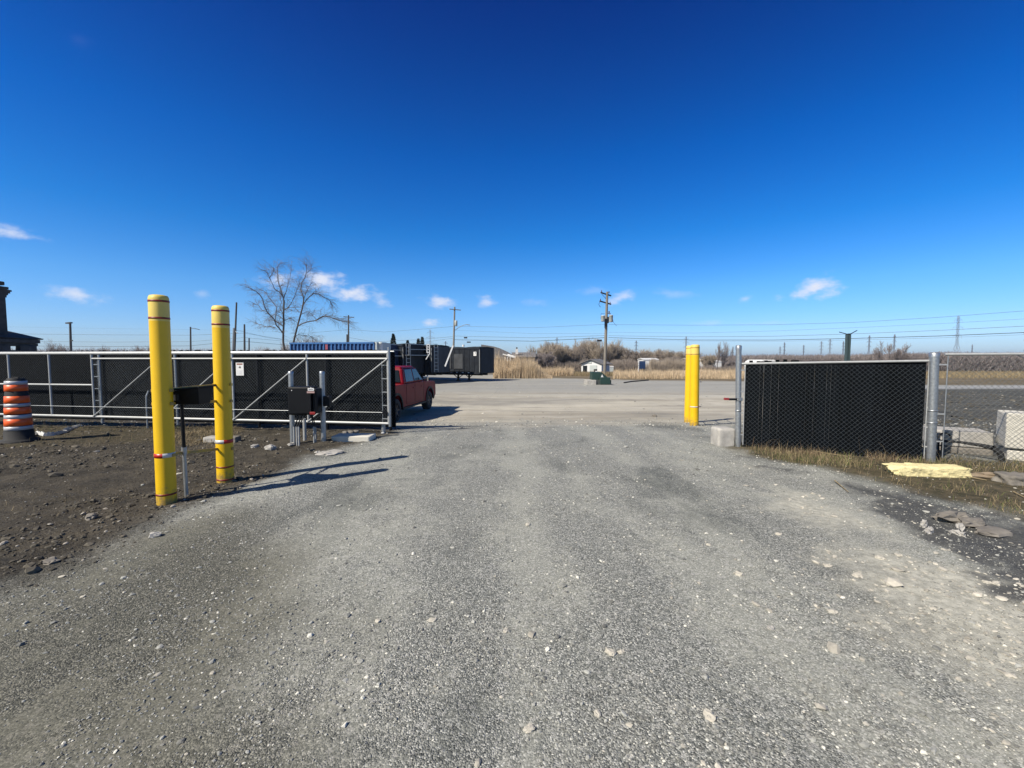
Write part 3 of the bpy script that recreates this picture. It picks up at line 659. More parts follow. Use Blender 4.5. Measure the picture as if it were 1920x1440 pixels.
# ---------------- traffic drum ----------------
g = G(37, 828); d0 = g.y
t = thing('traffic_drum', tuple(g), 'orange and silver striped traffic drum with a black rubber base on the far left', 'traffic drum')
k_ = lambda y: (P(37, y, d0).z-g.z)
rad = lambda w: size(w, d0)/2*.76
R_ = [(712, 40), (735, 43), (740, 40), (768, 47), (790, 49), (805, 50)]
def rz_(y):
    pts = sorted((k_(a), rad(b)) for a, b in [(712, 38), (806, 50)])
    return np.interp(k_(y), [p[0] for p in pts], [p[1] for p in pts])
m = MB(); m.lathe([(rad(76), -.02), (rad(76), .03), (rad(66), .055), (rad(54), .07), (rad(52), k_(807)), (rz_(806)-.002, k_(806))], 40); m.obj('rubber_base', M['rubber'], t, local=True)
m = MB(); m.lathe([(rz_(806)-.004, k_(809)), (rz_(712)-.004, k_(713)), (rad(30), k_(711)), (rad(30), k_(709)), (.001, k_(709))], 40); m.obj('drum_body', M['rubber'], t, local=True)
for ya, yb, mm, nn in ((714,721,'silver_band','silver_stripe'), (721,733,'orange','orange_stripe'), (742,755,'orange','orange_stripe'), (756,762,'silver_band','silver_stripe'), (763,775,'orange','orange_stripe'), (777,784,'silver_band','silver_stripe'), (784,797,'orange','orange_stripe'), (798,805,'silver_band','silver_stripe')):
    m = MB(); za, zb_ = k_(yb), k_(ya); m.lathe([(rz_(yb)-.004, za), (rz_(yb)+.003, za+.002), (rz_(ya)+.003, zb_-.002), (rz_(ya)-.004, zb_)], 40); m.obj(nn, M[mm], t, local=True)
m = MB(); m.beam((-.06, 0, k_(709)), (-.06, 0, k_(707.5)), .03, .02); m.beam((.06, 0, k_(709)), (.06, 0, k_(707.5)), .03, .02); m.beam((-.07, 0, k_(707.5)), (.07, 0, k_(707.5)), .02, .02); m.obj('handle', M['rubber'], t, local=True)
g2 = G(46, 828)
# ---------------- sliding gate ----------------
GA = G(728, 813); dR = GA.y
zbot = P(728, 795, dR).z; ztop = P(728, 659, dR).z
yL = (EYE-zbot)/((EYE-P(0, 777.5, 10).z)/10) if True else 0     # depth where the bottom pipe is seen at px 0, row 777.5
def gate_y(px):                      # the gate runs straight; depth of its plane at a photo column
    xr_, yr_ = P(728, 700, dR).x, dR; xl = P(0, 700, yL).x
    ux, uy = xl-xr_, yL-yr_; q_ = (px-960)/F
    c_ = math.cos(PITCH)              # rows near the horizon
    k = (q_*1.0*yr_-xr_)/(ux-q_*uy) if abs(ux-q_*uy) > 1e-9 else 0
    return yr_+uy*k, xr_+ux*k
def gp(px, z): yy, xx = gate_y(px); return Vector((xx, yy, z))
gdir = (gp(0, 0)-gp(728, 0)).normalized(); gnor = Vector((gdir.y, -gdir.x, 0)); 
if gnor.y > 0: gnor = -gnor
gate = thing('sliding_gate', tuple(GA), 'long galvanised sliding gate with chain link infill and diagonal braces, standing open', 'gate')
PXV = [-330, -150, 17, 93, 173, 303, 436, 576, 728]
zr2 = P(450, 672.5, gate_y(450)[0]).z; zb2 = P(450, 787, gate_y(450)[0]).z-.0; zb3 = zbot; zmid = P(93, 721, gate_y(93)[0]).z
E = gp(-330, 0); X1 = gp(728, 0)
def pipe(name, a, b, r, mm, par, n=12): return MB().cyl(a, b, r, n=n).obj(name, mm, par)
pipe('top_rail', gp(-330, ztop-.03), gp(728, ztop-.03), .034, M['galv_lt'], gate, 16)
pipe('bottom_rail', gp(-330, zbot+.01), gp(728, zbot+.01), .031, M['galv_lt'], gate, 16)
pipe('inner_top_rail', gp(174, zr2), gp(727, zr2), .022, M['galv_lt'], gate)
pipe('inner_bottom_rail', gp(174, zb2), gp(727, zb2), .022, M['galv_lt'], gate)
pipe('middle_rail', gp(-330, zmid), gp(172, zmid), .024, M['galv_lt'], gate)
for px in PXV: pipe('upright', gp(px, zbot), gp(px, ztop-.03), .034 if px in (728,) else .026, M['galv_lt'], gate)
pipe('end_post', gp(729.5, zbot-.06), gp(729.5, ztop+.10), .030, M['galv'], gate)
bays = [(173, 303), (303, 436), (436, 576), (576, 728)]
for a, b in bays:
    p0 = gp(a, zb2)+gnor*.035; p1 = gp(b, zr2)+gnor*.035
    pipe('diagonal_brace', p0, p1, .015, M['galv_lt'], gate, 10)
def chainlink(name, base, ux, L_, z0, z1, par, mm, pitch=.0605, r=.0021, nor=Vector((0,-1,0)), n=3):
    # woven diamonds: each wire zigzags, so neighbours cross every half pitch
    H = z1-z0; P0 = []; P1 = []
    s = pitch*math.sqrt(2)/2*2/2
    k = -int(H/pitch)-2; step = pitch
    for sgn in (1, -1):
        u = -H-step
        while u < L_+H+step:
            # line: along = u + sgn * (z - z0)  ; clip to [0, L_]
            za, zb_ = z0, z1
            ua = u if sgn > 0 else u+H; ub = u+H if sgn > 0 else u
            a0, a1 = ua, ub; z_a, z_b = z0, z1
            if sgn > 0:
                if a1 > 0 and a0 < L_:
                    if a0 < 0: z_a = z0-a0; a0 = 0
                    if a1 > L_: z_b = z1-(a1-L_); a1 = L_
                    P0.append((a0, z_a)); P1.append((a1, z_b))
            else:
                a0, a1 = u+H, u
                if a0 > 0 and a1 < L_:
                    if a0 > L_: z_a = z0+(a0-L_); a0 = L_
                    if a1 < 0: z_b = z1+a1; a1 = 0
                    P0.append((a0, z_a)); P1.append((a1, z_b))
            u += step
    # chop into short bits that weave in and out
    A_, B_ = [], []
    for i, (a, b) in enumerate(zip(P0, P1)):
        o = .0022 if a[0] < b[0] else -.0022
        A_.append(base+ux*a[0]+Vector((0,0,a[1]))+nor*o); B_.append(base+ux*b[0]+Vector((0,0,b[1]))+nor*o)
    V, Fc = tubes([tuple(v) for v in A_], [tuple(v) for v in B_], [r]*len(A_), [r]*len(A_), n)
    return np_obj(name, V, Fc, mm, par, True)
mb_ = gp(728, 0); mL = (gp(176, 0)-mb_).length
chainlink('chain_link_mesh', mb_+gnor*-.03, gdir, mL, zbot+.05, ztop-.13, gate, M['galv_wire'], pitch=.075, r=.0018, nor=gnor)
for px in (181, 715): pipe('tension_bar', gp(px, zb2+.02)-gnor*.03, gp(px, zr2-.05)-gnor*.03, .008, M['galv'], gate, 6)
for z in np.linspace(zb2+.1, zr2-.15, 5):
    m = MB(); a = gp(714, z); b = gp(728, z); m.beam(a-gnor*.03, b-gnor*.0, .004, .022); m.obj('tension_band', M['galv'], gate)
    m = MB(); a = gp(182, z); b = gp(173, z); m.beam(a-gnor*.03, b-gnor*.0, .004, .022); m.obj('tension_band', M['galv'], gate)
# ground roller post at the gate's leading end, and the fixed chain of hardware
t = thing('roller_post', tuple(G(719, 812)), 'short galvanised roller post at the leading end of the sliding gate', 'gate post')
g = G(719, 812); MB().cyl(g-Vector((0,0,.1)), g+Vector((0,0,.28)), .045, n=14).obj('stub', M['galv'], t)
MB().box(g.x-.07, g.x+.07, g.y-.05, g.y+.05, g.z+.24, g.z+.31).obj('roller_bracket', M['black'], t, bevel=.01)
MB().cyl(g+Vector((0,-.08,.02)), g+Vector((0,-.08,-.02)), .04, n=10).obj('foot_cap', M['white'], t)
# ---------------- warning sign on the gate ----------------
c0 = gp(451, P(451, 692, gate_y(451)[0]).z)+gnor*.02; up = Vector((0,0,1)); rt = -gdir
w, h = size(16, c0.y), size(24, c0.y)
t = thing('warning_sign', tuple(c0), 'small white warning sign with a dark header on the long gate', 'sign')
MS = Matrix((( rt.x, gnor.x*-1, 0, c0.x),( rt.y, gnor.y*-1, 0, c0.y),( 0, 0, 1, c0.z),(0,0,0,1)))
MB().box(-w/2, w/2, -.002, .004, -h/2, h/2, MS).obj('panel', M['white'], t)
M['hdr'] = mat('orange_brown_header', (.25,.06,.015), .5); M['ink'] = mat('black_ink', (.02,.02,.02), .6); M['ink_gr'] = mat('grey_ink', (.55,.56,.57), .6)
MB().box(-w*.38, w*.38, -.004, -.0025, h*.34, h*.44, MS).obj('header_bar', M['hdr'], t)
m = MB(); m.prism([(-.03,.012),(-.003,.02),(0,.045),(.012,.04),(.02,.02),(.03,.01),(.01,-.012),(-.012,.002)], -.004, -.0025, MS @ Matrix.Translation((0, 0, .03)) @ Matrix.Scale(1.15, 4)); m.obj('symbol', M['ink'], t)
m = MB()
for k in range(5):
    m.box(-w*.36, w*.36*(1-.12*(k % 2)), -.0035, -.0025, -h*.12-k*h*.065-h*.018, -h*.12-k*h*.065, MS)
m.obj('text_lines', M['ink_gr'], t)
# ---------------- slatted fence behind the gate ----------------
fo = -gnor*.85
fence = thing('slatted_fence', tuple(gp(712, 0)+fo), 'long chain link fence with black privacy slats running behind the open gate', 'fence')
def slats(name, a, ux, L_, z0, z1, par, wd=.057, gap=.0025, jag=.03, zf=None):
    n = int(L_/(wd+gap)); m = MB(); nn = Vector((-ux.y, ux.x, 0))
    for i in range(n):
        u = i*(wd+gap); zt = z1+random.uniform(-jag, jag*.3); 
        p = a+ux*u; q_ = a+ux*(u+wd); t_ = random.uniform(-.006, .006)
        zl = z0 if zf is None else zf(p)
        e = nn*.004
        m.add([p+Vector((0,0,zl))+e*t_*99, q_+Vector((0,0,zl)), q_+Vector((0,0,zt)), p+Vector((0,0,zt))+e*t_*99,
               p+e*3+Vector((0,0,zl)), q_+e*3+Vector((0,0,zl)), q_+e*3+Vector((0,0,zt)), p+e*3+Vector((0,0,zt))],
              [(0,1,2,3), (7,6,5,4), (3,2,6,7), (0,4,5,1), (1,5,6,2), (0,3,7,4)])
    return m.obj(name, M['slat'], par)
fa = gp(712, 0)+fo; fLen = (gp(-520, 0)-gp(712, 0)).length
zft = P(500, 656, gate_y(500)[0]+.85).z
ob = slats('privacy_slats', fa, gdir, fLen, -.02, zft, fence); tag(ob, kind='stuff')
chainlink('chain_link_mesh', fa+gnor*.02, gdir, fLen, .03, zft-.02, fence, M['galv_wire'], pitch=.075, r=.0014, nor=gnor)
pipe('top_rail', fa+Vector((0,0,zft-.05))+gnor*.045, fa+gdir*fLen+Vector((0,0,zft-.05))+gnor*.045, .021, M['galv'], fence)
for px in (704, 577, 440, 277, 127, -230, -430):
    yy = gate_y(px)[0]; a = gp(px, -.1)+fo+gnor*.06
    q_ = fa+gdir*min(fLen, ((gp(px, 0)-gp(712, 0)).length)); q_ = q_+gnor*.08
    pipe('line_post', Vector((q_.x, q_.y, -.1)), Vector((q_.x, q_.y, zft-.06)), .036, M['galv'] if px in (277, 127) else M['black'], fence, 14)
# curved white pipe end near the first bollard (guide roller post)
g = G(277, 805); t = thing('gate_guide_post', tuple(g), 'short curved galvanised guide post behind the nearest bollard', 'gate post')
MB().path([g-Vector((0,0,.1)), g+Vector((0,0,.55)), g+Vector((.01,0,.85)), g+Vector((.05,.03,.98))], .022, 10).obj('post', M['galv'], t)
# ---------------- gate operator ----------------
ga = G(549, 831); gb = G(607, 829); gc = G(568, 812)
t = thing('gate_operator', tuple((ga+gb)/2), 'black gate operator cabinet held between two galvanised posts in front of the gate', 'gate operator')
dO = ga.y
def vp(g_, ytop, r, nm_='post'):
    z = P(600, ytop, g_.y).z; return MB().cyl(g_-Vector((0,0,.12)), Vector((g_.x, g_.y, z)), r, n=20).obj(nm_, M['galv'], t)
vp(ga, 697, .048); vp(gb, 697, .050)
for g_ in (ga, gb):
    z = P(600, 697, g_.y).z; MB().lathe([(.052, -.05), (.052, .0), (.04, .012), (.001, .016)], 20, c=(g_.x-t.location.x, g_.y-t.location.y, z-t.location.z)).obj('post_cap', M['galv'], t, local=True)
xa = P(543, 750, dO-.12).x; xb = P(584, 750, dO-.12).x; xc = P(606, 750, dO-.05).x; z0 = P(550, 777, dO-.1).z; z1 = P(550, 725, dO-.1).z
MB().box(xa, xb+.02, dO-.20, dO+.12, z0, z1).obj('cabinet', M['black'], t, bevel=.02)
MB().box(xb+.022, xc-.075, dO-.165, dO+.12, z0+.02, z1-.03).obj('side_housing', M['black'], t, bevel=.03)
MB().box(xa+.03, xb+.03, dO-.215, dO-.2025, z0+.03, z1-.02).obj('door', M['black'], t, bevel=.006)
MB().box(P(560,1,dO-.2).x-.02, P(572,1,dO-.2).x-.02, dO-.2195, dO-.216, P(0, 732.5, dO-.2).z, P(0, 727.5, dO-.2).z).obj('sticker', M['white'], t)
MB().box(P(558,1,dO-.2).x-.02, P(573,1,dO-.2).x-.02, dO-.2195, dO-.216, P(0, 737, dO-.2).z, P(0, 733.7, dO-.2).z).obj('warning_sticker', mat('faded_pink_label', (.45,.30,.28), .5), t)
m = MB()
for k in range(6):
    xx = P(562+k*1.4, 1, dO-.2).x-.02; m.box(xx, xx+.010, dO-.2205, dO-.2198, P(0, 730.8, dO-.2).z, P(0, 729.4, dO-.2).z)
m.obj('sticker_print', M['ink'], t)
MB().box(P(561,1,dO-.2).x, P(572,1,dO-.2).x, dO-.235, dO-.216, P(0, 777, dO-.2).z, P(0, 772, dO-.2).z).obj('control_switch', mat('red_plastic', (.30,.015,.015), .4), t, bevel=.006)
for (px, py) in ((547, 732), (583, 727)):
    q_ = P(px, py, dO-.216); MB().cyl(q_, q_-Vector((0,.006,0)), .010, n=8).obj('bolt', M['white'], t)
z = P(0, 776, dO).z
for (px, pb) in ((552, 832), (557, 833), (561, 834), (589, 830), (592, 829)):
    gq = G(px, pb); top = P(px+(6 if px < 570 else -4), 786, gq.y-.03); mid_ = Vector((gq.x, gq.y, P(px, 800, gq.y).z))
    MB().path([gq-Vector((0,0,.05)), mid_], .017, 10).obj('conduit', M['galv_lt'], t)
    MB().path([mid_, top, Vector((top.x+.02, dO-.05, z0+.01))], .012, 8).obj('flexible_conduit', M['cable'], t)
gc = Vector((P(571, 800, dO+.35).x, dO+.35, 0)); MB().cyl(gc-Vector((0,0,.1)), Vector((gc.x, gc.y, P(0, 785, gc.y).z)), .035, n=14).obj('rear_post', M['galv_lt'], t)
q_ = P(612, 752, dO+.05)
MB().box(q_.x-.05, q_.x+.08, q_.y-.05, q_.y+.09, q_.z-.10, q_.z+.10).obj('chain_bracket', M['black'], t, bevel=.01)
# drive chain along the gate
cz = P(600, 773, dR).z
t = thing('drive_chain', tuple(gp(728, cz)), 'thin drive chain stretched along the bottom of the sliding gate', 'chain')
m = MB(); a = gp(722, cz)+gnor*.06; b = gp(-320, cz)+gnor*.06; m.cyl(a, b, .008, n=6); m.obj('chain', M['galv'], t); MB().box(a.x-.05, a.x+.05, a.y-.02, a.y+.05, a.z-.03, a.z+.03).obj('chain_bracket', M['black'], t)
# ---------------- slabs, small blocks, trash ----------------
def rocky(name, c, sx, sy, sz, mm, label, cat, group=None, seed=0, rz=0, rough=.12, sub=3, box=True, pw=14.0):
    if not box: sub = 2; rough *= 1.5
    r_ = np.random.default_rng(seed); n = 2**sub+1; L_ = np.linspace(-1, 1, n); pts = {}; fs = []; vs = []
    def vid(p):
        k_ = tuple(np.round(p, 5))
        if k_ not in pts: pts[k_] = len(vs); vs.append(np.array(p))
        return pts[k_]
    for ax in range(3):
        for sg in (-1, 1):
            for i in range(n-1):
                for j in range(n-1):
                    q = []
                    for (u, v) in ((L_[i], L_[j]), (L_[i+1], L_[j]), (L_[i+1], L_[j+1]), (L_[i], L_[j+1])):
                        p = [0, 0, 0]; p[ax] = sg; p[(ax+1) % 3] = u; p[(ax+2) % 3] = v; q.append(vid(p))
                    fs.append(tuple(q) if sg > 0 else tuple(q[::-1]))
    V = np.array(vs); 
    sph = V/np.linalg.norm(V, axis=1, keepdims=True)
    V = V/((np.abs(V)**pw).sum(1, keepdims=True))**(1/pw) if box else sph*1.1+V*.1
    U = V*np.array([sx, sy, sz])/((sx+sy+sz)/3)
    nz = vnoise(U[:,0]*1.9+seed*3.1+U[:,2]*2.3, U[:,1]*1.9-U[:,2]*2.6, 1.0)+.5*vnoise(U[:,0]*5.3+seed+U[:,2]*3, U[:,1]*5.3+U[:,2]*6, 1.0)+.25*vnoise(U[:,0]*13+seed, U[:,1]*11+U[:,2]*13, 1.0)
    V = V*(1+rough*nz[:, None])
    ca, sa = math.cos(rz), math.sin(rz); V = V*np.array([sx/2, sy/2, sz/2])
    V = np.stack([V[:,0]*ca-V[:,1]*sa, V[:,0]*sa+V[:,1]*ca, V[:,2]+sz*.42], 1)
    m = MB(); m.add(V, fs, box); ob = m.obj(name, mm, None, off=(0,0,0)); ob.location = c
    return tag(ob, label, cat, group)
g = G(664, 824); rocky('concrete_slab', g-Vector((0,0,.02)), size(72, g.y), .42, .13, M['concrete_pale'], 'pale flat concrete slab half buried beside the leading end of the gate', 'slab', seed=3, rough=.012, sub=4, pw=30)
for i, (px, py, w_) in enumerate(((657, 818, 14), (668, 817, 10), (647, 819, 9))):
    g = G(px, py); rocky('rock', g+Vector((0,0,.06)), size(w_, g.y), .11, .07, M['concrete_dk'], ['largest grey rock on the pale slab by the gate end', 'small grey rock on the right of the pale slab by the gate end', 'small grey rock on the left of the pale slab by the gate end'][i], 'rock', seed=20+i, box=False)
g = G(402, 829); rocky('concrete_block', g-Vector((0,0,.02)), size(27, g.y), .25, .15, M['concrete'], 'small grey concrete block on the dirt left of the second bollard', 'block', seed=5, rough=.04)
g = G(440, 827); rocky('concrete_block', g-Vector((0,0,.02)), size(15, g.y), .2, .13, M['concrete_dk'], 'dark little concrete block on the dirt right of the second bollard', 'block', seed=6, rough=.05)
for i, (px, py, w_, sz, lab) in enumerate(((507, 842, 17, .09, 'pale angular rock on the dirt below the gate operator, left'), (620, 851, 40, .06, 'long flat rock at the edge of the drive below the gate operator'), (478, 838, 13, .06, 'small pale rock right of the second bollard'), (172, 972, 20, .07, 'grey rock alone on the dirt left of the nearest bollard'), (95, 1056, 26, .05, 'flat earthy rock at the dirt edge in the lower left'), (290, 1006, 18, .05, 'flat stone at the edge of the drive below the nearest bollard'),
    (545, 834, 10, .05, 'small rock at the foot of the left operator post'), (596, 850, 13, .05, 'tan rock left of the long flat rock'), (1227, 781, 7, .10, 'dark rock on the yard left of the right bollards'), (1445, 1180, 12, .03, 'flat pale stone in the right of the drive'))):
    g = G(px, py); rocky('rock', g-Vector((0,0,.01)), size(w_, g.y), size(w_, g.y)*.7, sz, M['concrete_dk'] if i in (3, 4, 8) else M['concrete'], lab, 'rock', seed=40+i, box=False, rz=i*.7, rough=.2)
EDGE = [(1780, 976, 52, .10, 0, 'concrete_dk'), (1818, 985, 46, .08, .3, 'concrete_dk'), (1862, 1000, 60, .06, .2, 'concrete_dk'), (1800, 992, 18, .07, 1, 'concrete'), (1796, 1003, 20, .06, 2, 'concrete'), (1742, 998, 20, .06, .5, 'concrete'), (1732, 987, 14, .07, .5, 'concrete')]
LAB = ['largest broken concrete chunk in the rubble row on the right', 'brown concrete chunk in the middle of the right rubble row', 'long flat concrete piece at the right end of the rubble row', 'white chip leaning on the middle chunk of the rubble row', 'white chip in front of the right rubble row', 'flat pale stone left of the rubble row', 'rounded pale stone behind the flat one left of the rubble row']
for i, (px, py, w_, sz, rz, mm) in enumerate(EDGE):
    g = G(px, py); rocky('concrete_chunk', g-Vector((0,0,.012)), size(w_, g.y), size(w_, g.y)*.5, sz, M[mm], LAB[i], 'concrete chunk', 'broken concrete on the right verge', seed=60+i, box=False, rz=rz, rough=.22)
PALE = [(1460, 1003), (1537, 930), (1525, 926), (1552, 1062), (1566, 1045), (1607, 1082), (1685, 1042), (1755, 1038), (1770, 1032), (1850, 1093), (1868, 1095), (1330, 1345), (1328, 1022), (993, 1368), (1120, 1340), (1385, 1078), (1165, 1224), (948, 1183), (708, 1165), (810, 1164), (990, 985), (1145, 1225), (1560, 1148), (1610, 1080), (1650, 1048)]
for i, (px, py) in enumerate(PALE):
    g = G(px, py); w_ = random.uniform(.035, .06); rocky('pale_stone', g-Vector((0,0,.004)), w_, w_*.7, w_*.45, M['stone_pale'], 'pale thumb sized stone standing out on the grey gravel', 'stone', 'larger pale stones on the drive', seed=90+i, box=False, rz=i, rough=.2)
# white plastic sheeting on the grass
m = MB(); pts = [G(a, b) for a, b in [(58, 818), (72, 813), (88, 817), (105, 816), (120, 812), (132, 806), (152, 800)]]
for k in range(len(pts)-1):
    a, b = pts[k], pts[k+1]; w0 = .09*random.uniform(.5, 1.4)
    for s_ in range(5):
        f0, f1 = s_/5, (s_+1)/5; pa = a.lerp(b, f0); pb = a.lerp(b, f1); z0_ = .05+.05*random.random(); z1_ = .03+.05*random.random()
        m.hull8([pa+Vector((-.01,-w0,0)), pb+Vector((0,-w0*.8,0)), pb+Vector((0,w0*.6,0)), pa+Vector((0,w0*.5,0))], [pa+Vector((0,-w0*.6,z0_)), pb+Vector((0,-w0*.5,z1_)), pb+Vector((0,w0*.3,z1_*.6)), pa+Vector((0,w0*.3,z0_*.7))])
tag(m.obj('plastic_sheet', M['rag'], None, off=tuple(pts[0])), 'crumpled strip of white plastic on the grass right of the traffic drum', 'plastic sheet')

# ---------------- right fence panel ----------------
panel = thing('fence_panel', tuple(PL), 'chain link panel with black privacy slats right of the drive, between two thick posts', 'fence')
zL = P(1384, 682, PL.y).z; zR = P(1745, 676.5, PR.y).z
def on_line(t_): return PL+(PR-PL)*t_
fn = Vector((FD.y, -FD.x, 0))       # towards the camera
a = on_line(.018); L_ = FL*.955
def zt_(u): return zL+(zR-zL)*u
m = MB(); n = int(L_/.062); 
for i in range(n):
    u = .03+i/n*.93; sg_ = random.uniform(-.004, .004); p = on_line(u+sg_*.2)-fn*.02; q_ = on_line(u+.91/n)-fn*(.02+sg_); zt = zt_(u)+.012+random.uniform(-.012, .012); zb_ = .02
    o = fn*random.uniform(-.004, .004)
    if i < 14: zt += .05*abs(math.sin(i*1.4))
    m.add([Vector((p.x,p.y,zb_))+o, Vector((q_.x,q_.y,zb_)), Vector((q_.x,q_.y,zt)), Vector((p.x,p.y,zt))+o]+[Vector((p.x,p.y,zb_))-fn*.01, Vector((q_.x,q_.y,zb_))-fn*.01, Vector((q_.x,q_.y,zt))-fn*.01, Vector((p.x,p.y,zt))-fn*.01],
          [(0,1,2,3), (7,6,5,4), (3,2,6,7), (0,4,5,1), (1,5,6,2), (0,3,7,4)])
ob = m.obj('privacy_slats', M['slat'], panel); tag(ob, kind='stuff')
chainlink('chain_link_mesh', Vector((on_line(.022).x, on_line(.022).y, 0))+fn*.012, FD, FL*.945, .03, (zL+zR)/2-.03, panel, M['galv_wire'], pitch=.076, r=.0012, nor=fn, n=5)
pipe('top_rail', Vector((on_line(.0).x, on_line(0).y, zL))+fn*.0, Vector((on_line(.985).x, on_line(.985).y, zR)), .021, M['galv_lt'], panel)
for u in (.028, .968):
    q_ = on_line(u)+fn*.012; pipe('tension_bar', Vector((q_.x, q_.y, .05)), Vector((q_.x, q_.y, zt_(u)+(.06 if u > .5 else -.05))), .009, M['galv_lt'], panel, 6)
    for z in np.linspace(.25, zt_(u)-.12, 5 if u > .5 else 4):
        w_ = on_line(0 if u < .5 else 1); m = MB(); m.beam(Vector((q_.x, q_.y, z)), Vector((w_.x, w_.y, z))+fn*.05, .004, .022); m.obj('tension_band', M['galv_lt'], panel)
def post(g_, ytop, r, label, toppx, name='gate_post'):
    t_ = thing(name, tuple(g_), label, 'fence post'); z = P(toppx, ytop, g_.y); h_ = z.z-g_.z
    t_.rotation_euler = (0, math.atan2(z.x-g_.x, h_), 0)
    MB().cyl((0,0,-.15), (0,0,h_-.03), r, n=28).obj('pipe', M['galv'], t_, local=True)
    MB().lathe([(r+.004, h_-.09), (r+.005, h_-.02), (r*.85, h_-.004), (.001, h_)], 28).obj('cap', M['galv'], t_, local=True)
    for z_ in (h_*.36, h_*.47): MB().lathe([(r, z_-.012), (r+.004, z_-.012), (r+.004, z_+.012), (r, z_+.012)], 24).obj('band', M['galv'], t_, local=True)
    return t_
lp = post(PL, 647, .050, 'thick galvanised latch post at the left end of the right fence panel', 1385)
rp = post(PR, 660, .062, 'thickest galvanised post at the right end of the slatted panel, behind the yellow foam', 1752)
# gate latch receiver
q_ = P(1367, 748, PL.y-.02)
lt = thing('latch_receiver', tuple(q_), 'red tipped latch receiver clamped on the left post of the right fence panel', 'latch')
M['latch'] = mat('faded_red_latch', (.30,.03,.03), .5)
MB().box(q_.x-.09, q_.x-.01, q_.y-.03, q_.y+.03, q_.z-.02, q_.z+.02).obj('red_catch', M['latch'], lt, bevel=.004)
MB().box(q_.x-.008, q_.x+.15, q_.y-.02, q_.y+.02, q_.z-.025, q_.z+.012).obj('arm', M['black'], lt, bevel=.004)
MB().box(q_.x+.155, q_.x+.23, q_.y-.06, q_.y+.07, q_.z-.04, q_.z+.03).obj('clamp', M['galv'], lt, bevel=.006)
g = G(1362, 838); rocky('concrete_footing', Vector((g.x+.03, g.y+.22, -.02)), .34, .36, .40, M['concrete'], 'rounded pale concrete block at the foot of the latch post', 'concrete block', seed=8, rough=.025)
# open chain link fence beyond the right post
PX = PR+FD*2.9; t = thing('chain_link_fence', tuple(PR+FD*.1), 'open chain link fence right of the thickest post, field seen through it', 'fence')
chainlink('chain_link_mesh', Vector(((PR+FD*.16).x, (PR+FD*.16).y, 0))+fn*.01, FD, 3.0, .03, P(1780, 664, PR.y).z-.02, t, M['dark_wire'], pitch=.076, r=.0022, nor=fn, n=5)
zz_ = P(1780, 664.5, PR.y).z
a = PR+FD*.10; pipe('top_rail', Vector((a.x, a.y, zz_)), Vector(((PR+FD*3.2).x, (PR+FD*3.2).y, zz_+.01)), .021, M['galv_lt'], t)
a = PR+FD*.14; pipe('tension_bar', Vector((a.x, a.y, .08)), Vector((a.x, a.y, zz_+.02)), .009, M['galv'], t, 6)
for z in (.35, .8, 1.25, 1.6):
    m = MB(); m.beam(Vector((a.x, a.y, z)), Vector((PR.x, PR.y, z))+fn*.05, .004, .022); m.obj('tension_band', M['galv_lt'], t)
a = P(1880, 668, PR.y-.4); b = P(1960, 752, PR.y-.5); 
pipe('brace_rod', Vector((*(PR+FD*.95).xy, zz_-.02))+fn*-.03, Vector((*(PR+FD*2.6).xy, .9))+fn*-.03, .006, M['galv'], t, 6)
# short stubs beside the thick post
# concrete blocks behind the open fence
def cblock(pL, pR, y0, y1, dd, ang, depth, label, seed, mm):      # front left corner seen at pL, face turned by ang towards the sun
    A = P(pL, y1, dd); zb_, zt_ = A.z, P(pL, y0, dd).z; c_, s_ = math.cos(ang), math.sin(ang); q = (pR-960)/F
    w_ = (q*A.y-A.x)/(c_+q*s_); C_ = A+Vector((c_, -s_, 0))*w_/2+Vector((s_, c_, 0))*depth/2; sz = zt_-zb_
    return rocky('concrete_block', Vector((C_.x, C_.y, zb_+sz*.08)), w_, depth, sz*.98, M[mm], label, 'concrete block', 'concrete blocks behind the open fence', seed=seed, rz=-ang, rough=.008, sub=5, pw=40.0)
cblock(1757, 1874, 836, 886, 8.0, R(28), .6, 'lower long concrete block behind the open fence, in the stack beside the thick post', 11, 'concrete_dk')  # shadow on this lower block is put into its darker concrete colour
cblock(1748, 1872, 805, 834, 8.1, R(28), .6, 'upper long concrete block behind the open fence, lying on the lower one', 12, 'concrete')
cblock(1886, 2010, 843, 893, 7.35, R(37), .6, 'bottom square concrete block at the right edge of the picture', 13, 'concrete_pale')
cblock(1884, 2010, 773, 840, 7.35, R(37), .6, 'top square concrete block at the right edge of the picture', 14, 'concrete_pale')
t = thing('black_pipe', tuple(P(1757, 825, 7.85)), 'black plastic pipe drooping across the front of the long concrete blocks', 'pipe')
pts = [P(1757, 826, 7.85), P(1800, 829, 7.6), P(1840, 835, 7.35), P(1862, 840, 7.2), P(1876, 850, 7.15), P(1880, 872, 7.15)]
V, Fc = tubes([tuple(p) for p in pts[:-1]], [tuple(p) for p in pts[1:]], [.02, .022, .03, .04, .04], [.022, .03, .04, .04, .045], 12); np_obj('hose', V, Fc, M['rubber'], t, True)
t = thing('lifting_loop', tuple(P(1771, 823, 7.9)), 'bent black lifting loop sticking up on the long concrete blocks', 'lifting loop')
MB().path([P(1771+12*math.cos(a_), 822-12*math.sin(a_)*.85, 7.9) for a_ in np.linspace(0, math.pi, 10)], .012, 8).obj('loop', M['rubber'], t)
t = thing('steel_stake', tuple(P(1765, 868, PR.y+.3)), 'pair of dark steel stakes in the ground just right of the thickest post', 'stakes')
for px in (1760, 1766): MB().cyl(P(px, 876, PR.y+.3)-Vector((0,0,.1)), P(px, 828, PR.y+.3), .011, n=6).obj('stake', M['black'], t)
